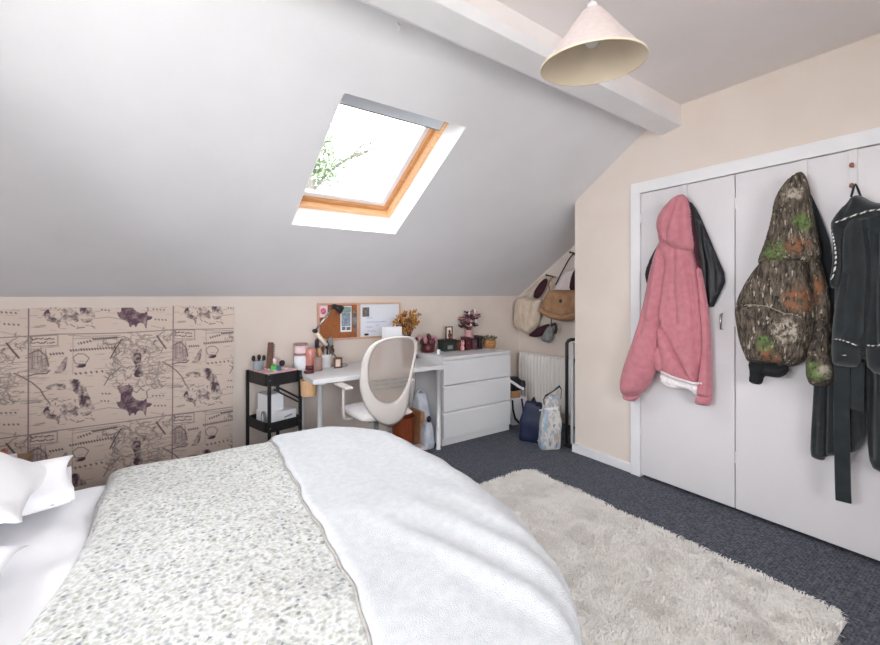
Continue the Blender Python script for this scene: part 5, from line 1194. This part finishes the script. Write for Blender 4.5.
# bathrobe
XB = 2.865
rb_ = thing('bathrobe', 'long charcoal velour bathrobe with braided piping hanging at the right edge', 'robe', (XB, .5, 1.2))
m = MB(); m.tube([onx(851, 197, XB-.01), onx(853.5, 188, XB-.012), onx(855.5, 184, XB-.016), onx(857.5, 188, XB-.012), onx(861, 197, XB-.01)], .005, 6); m.build('hanging_loop', 'charcoal', rb_, smooth=True)
puff('back_panel', [(860, 240), (880, 235), (905, 240), (915, 300), (922, 380), (925, 485), (900, 480), (880, 471.5), (870, 466), (867, 440), (866, 400), (864, 360), (860, 300)], XB+.01, .06, 'charcoal', rb_, namp=.012, nsc=(14, 2), back=.3, R=.06, seed=41, curve=1, folds=[([(872, 300), (874, 380), (873, 455)], .02, .014), ([(884, 290), (888, 380), (890, 470)], .02, .014)])
puff('skirt', [(816, 350), (832, 345), (850, 348), (866, 352), (868, 380), (867, 405), (866, 430), (864, 441), (858, 451), (849, 453), (838, 455), (826, 456), (824, 461), (816, 459), (810, 455.5), (811, 430), (813, 400), (814, 375)], XB+.015, .045, 'charcoal', rb_, namp=.010, nsc=(18, 2), back=.3, R=.04, seed=42, curve=1, folds=[([(828, 370), (827, 410), (826, 455)], .022, .009), ([(852, 370), (851, 410), (850, 452)], .022, .009), ([(860, 372), (860, 400), (862, 436)], .015, .008), ([(820, 380), (818, 410), (817, 452)], .008, .009)])
puff('torso', [(842, 215), (858, 205), (880, 205), (905, 212), (918, 240), (922, 300), (920, 352), (900, 360), (870, 360), (848, 358), (836, 352), (834, 310), (836, 270), (835, 240)], XB, .085, 'charcoal', rb_, namp=.010, nsc=(12, 3), back=.15, R=.09, seed=43, folds=[([(862, 225), (858, 270), (862, 330)], .02, .016), ([(872, 235), (872, 290), (866, 350)], .016, .014)])
puff('sleeve', [(842, 250), (844, 226), (856, 212), (866, 222), (869, 260), (868, 290), (866, 320), (863, 345), (861, 367), (850, 367.5), (840, 366), (832.5, 364), (831.5, 350), (832, 334), (834, 312), (838, 292), (843, 272)], XB-.045, .075, 'charcoal', rb_, namp=.009, nsc=(12, 5), back=.4, R=.06, seed=44, curve=1, folds=[([(832, 336), (845, 341), (862, 347)], .010, .006), ([(850, 275), (846, 300), (846, 330)], .010, .012)])
puff('sleeve', [(864, 206), (885, 202), (908, 206), (917, 250), (918, 330), (912, 372), (895, 378), (868, 372), (865, 350), (868, 320), (872, 285), (870, 250), (866, 225)], XB-.028, .080, 'charcoal', rb_, namp=.010, nsc=(11, 4), back=.4, R=.07, seed=45, curve=1, folds=[([(880, 235), (876, 290), (878, 345)], .018, .014), ([(868, 340), (880, 344), (900, 345)], .010, .006)])
puff('collar', [(846, 204), (851, 197), (857, 194.5), (864, 197), (872, 202), (884, 204), (900, 208), (905, 222), (890, 226), (876, 222), (864, 221), (852, 224), (845, 230), (842, 245), (843, 262), (840, 282), (833, 290), (829, 283), (833, 264), (833, 244), (830, 226), (834, 216)], XB-.055, .066, 'charcoal', rb_, namp=.006, back=.6, R=.045, seed=46, folds=[([(851, 203), (846, 215), (840, 240)], .010, .010)])
def braid(name, pts, r=.0038):
    P = [onx(x, y, XB-d) for x, y, d in pts]; m = MB(); dense = []
    for i in range(len(P)-1):
        for k in range(8): dense.append(P[i].lerp(P[i+1], k/8))
    acc = 0
    for i in range(len(dense)-1):
        acc += (dense[i+1]-dense[i]).length
        if int(acc/.014) % 2 == 0 or True: pass
    # twisted cord: radius swells along its length
    L_ = 0; rs = []
    fine = []
    for i in range(len(dense)-1):
        n_ = max(1, int((dense[i+1]-dense[i]).length/.0035))
        for k in range(n_): fine.append(dense[i].lerp(dense[i+1], k/n_))
    rs = [r*(.55+.65*abs(math.sin(i*.72))) for i in range(len(fine))]
    m.tube(fine, rs, 6); return m.build(name, 'piping', rb_, smooth=True)
braid('piping', [(900, 209, .125), (880, 209.5, .125), (870, 210.5, .125), (861.5, 213, .124), (852, 216, .124), (842, 220, .122), (835, 222.5, .112), (832.3, 227, .098), (832.8, 236, .104), (834.8, 246, .114), (836, 256, .116), (835.5, 266, .116), (832.5, 277, .106), (830, 283, .085)])
braid('piping', [(832, 339.5, .075), (838, 339, .11), (845, 341, .124), (853, 344, .122), (861, 347.5, .10)], .003)
braid('piping', [(833, 354, .075), (842, 355, .118), (850, 356, .124)], .0025)
braid('piping', [(866, 345, .11), (874, 346, .128), (884, 344, .132), (895, 342, .13)], .003)
def beltstrip(pts, w, name, d):
    P = [onx(x, y, XB-d) for x, y in pts]; return ribbon(P, w, (1, .12, 0), .014).build(name, 'charcoal', rb_, bevel=.004)
beltstrip([(842, 366), (842, 385), (841.5, 410), (842, 440), (842.5, 470), (843, 490), (843.5, 502)], .058, 'belt', .055)
beltstrip([(858, 362), (857.5, 385), (857, 410)], .045, 'belt_loop', .050)
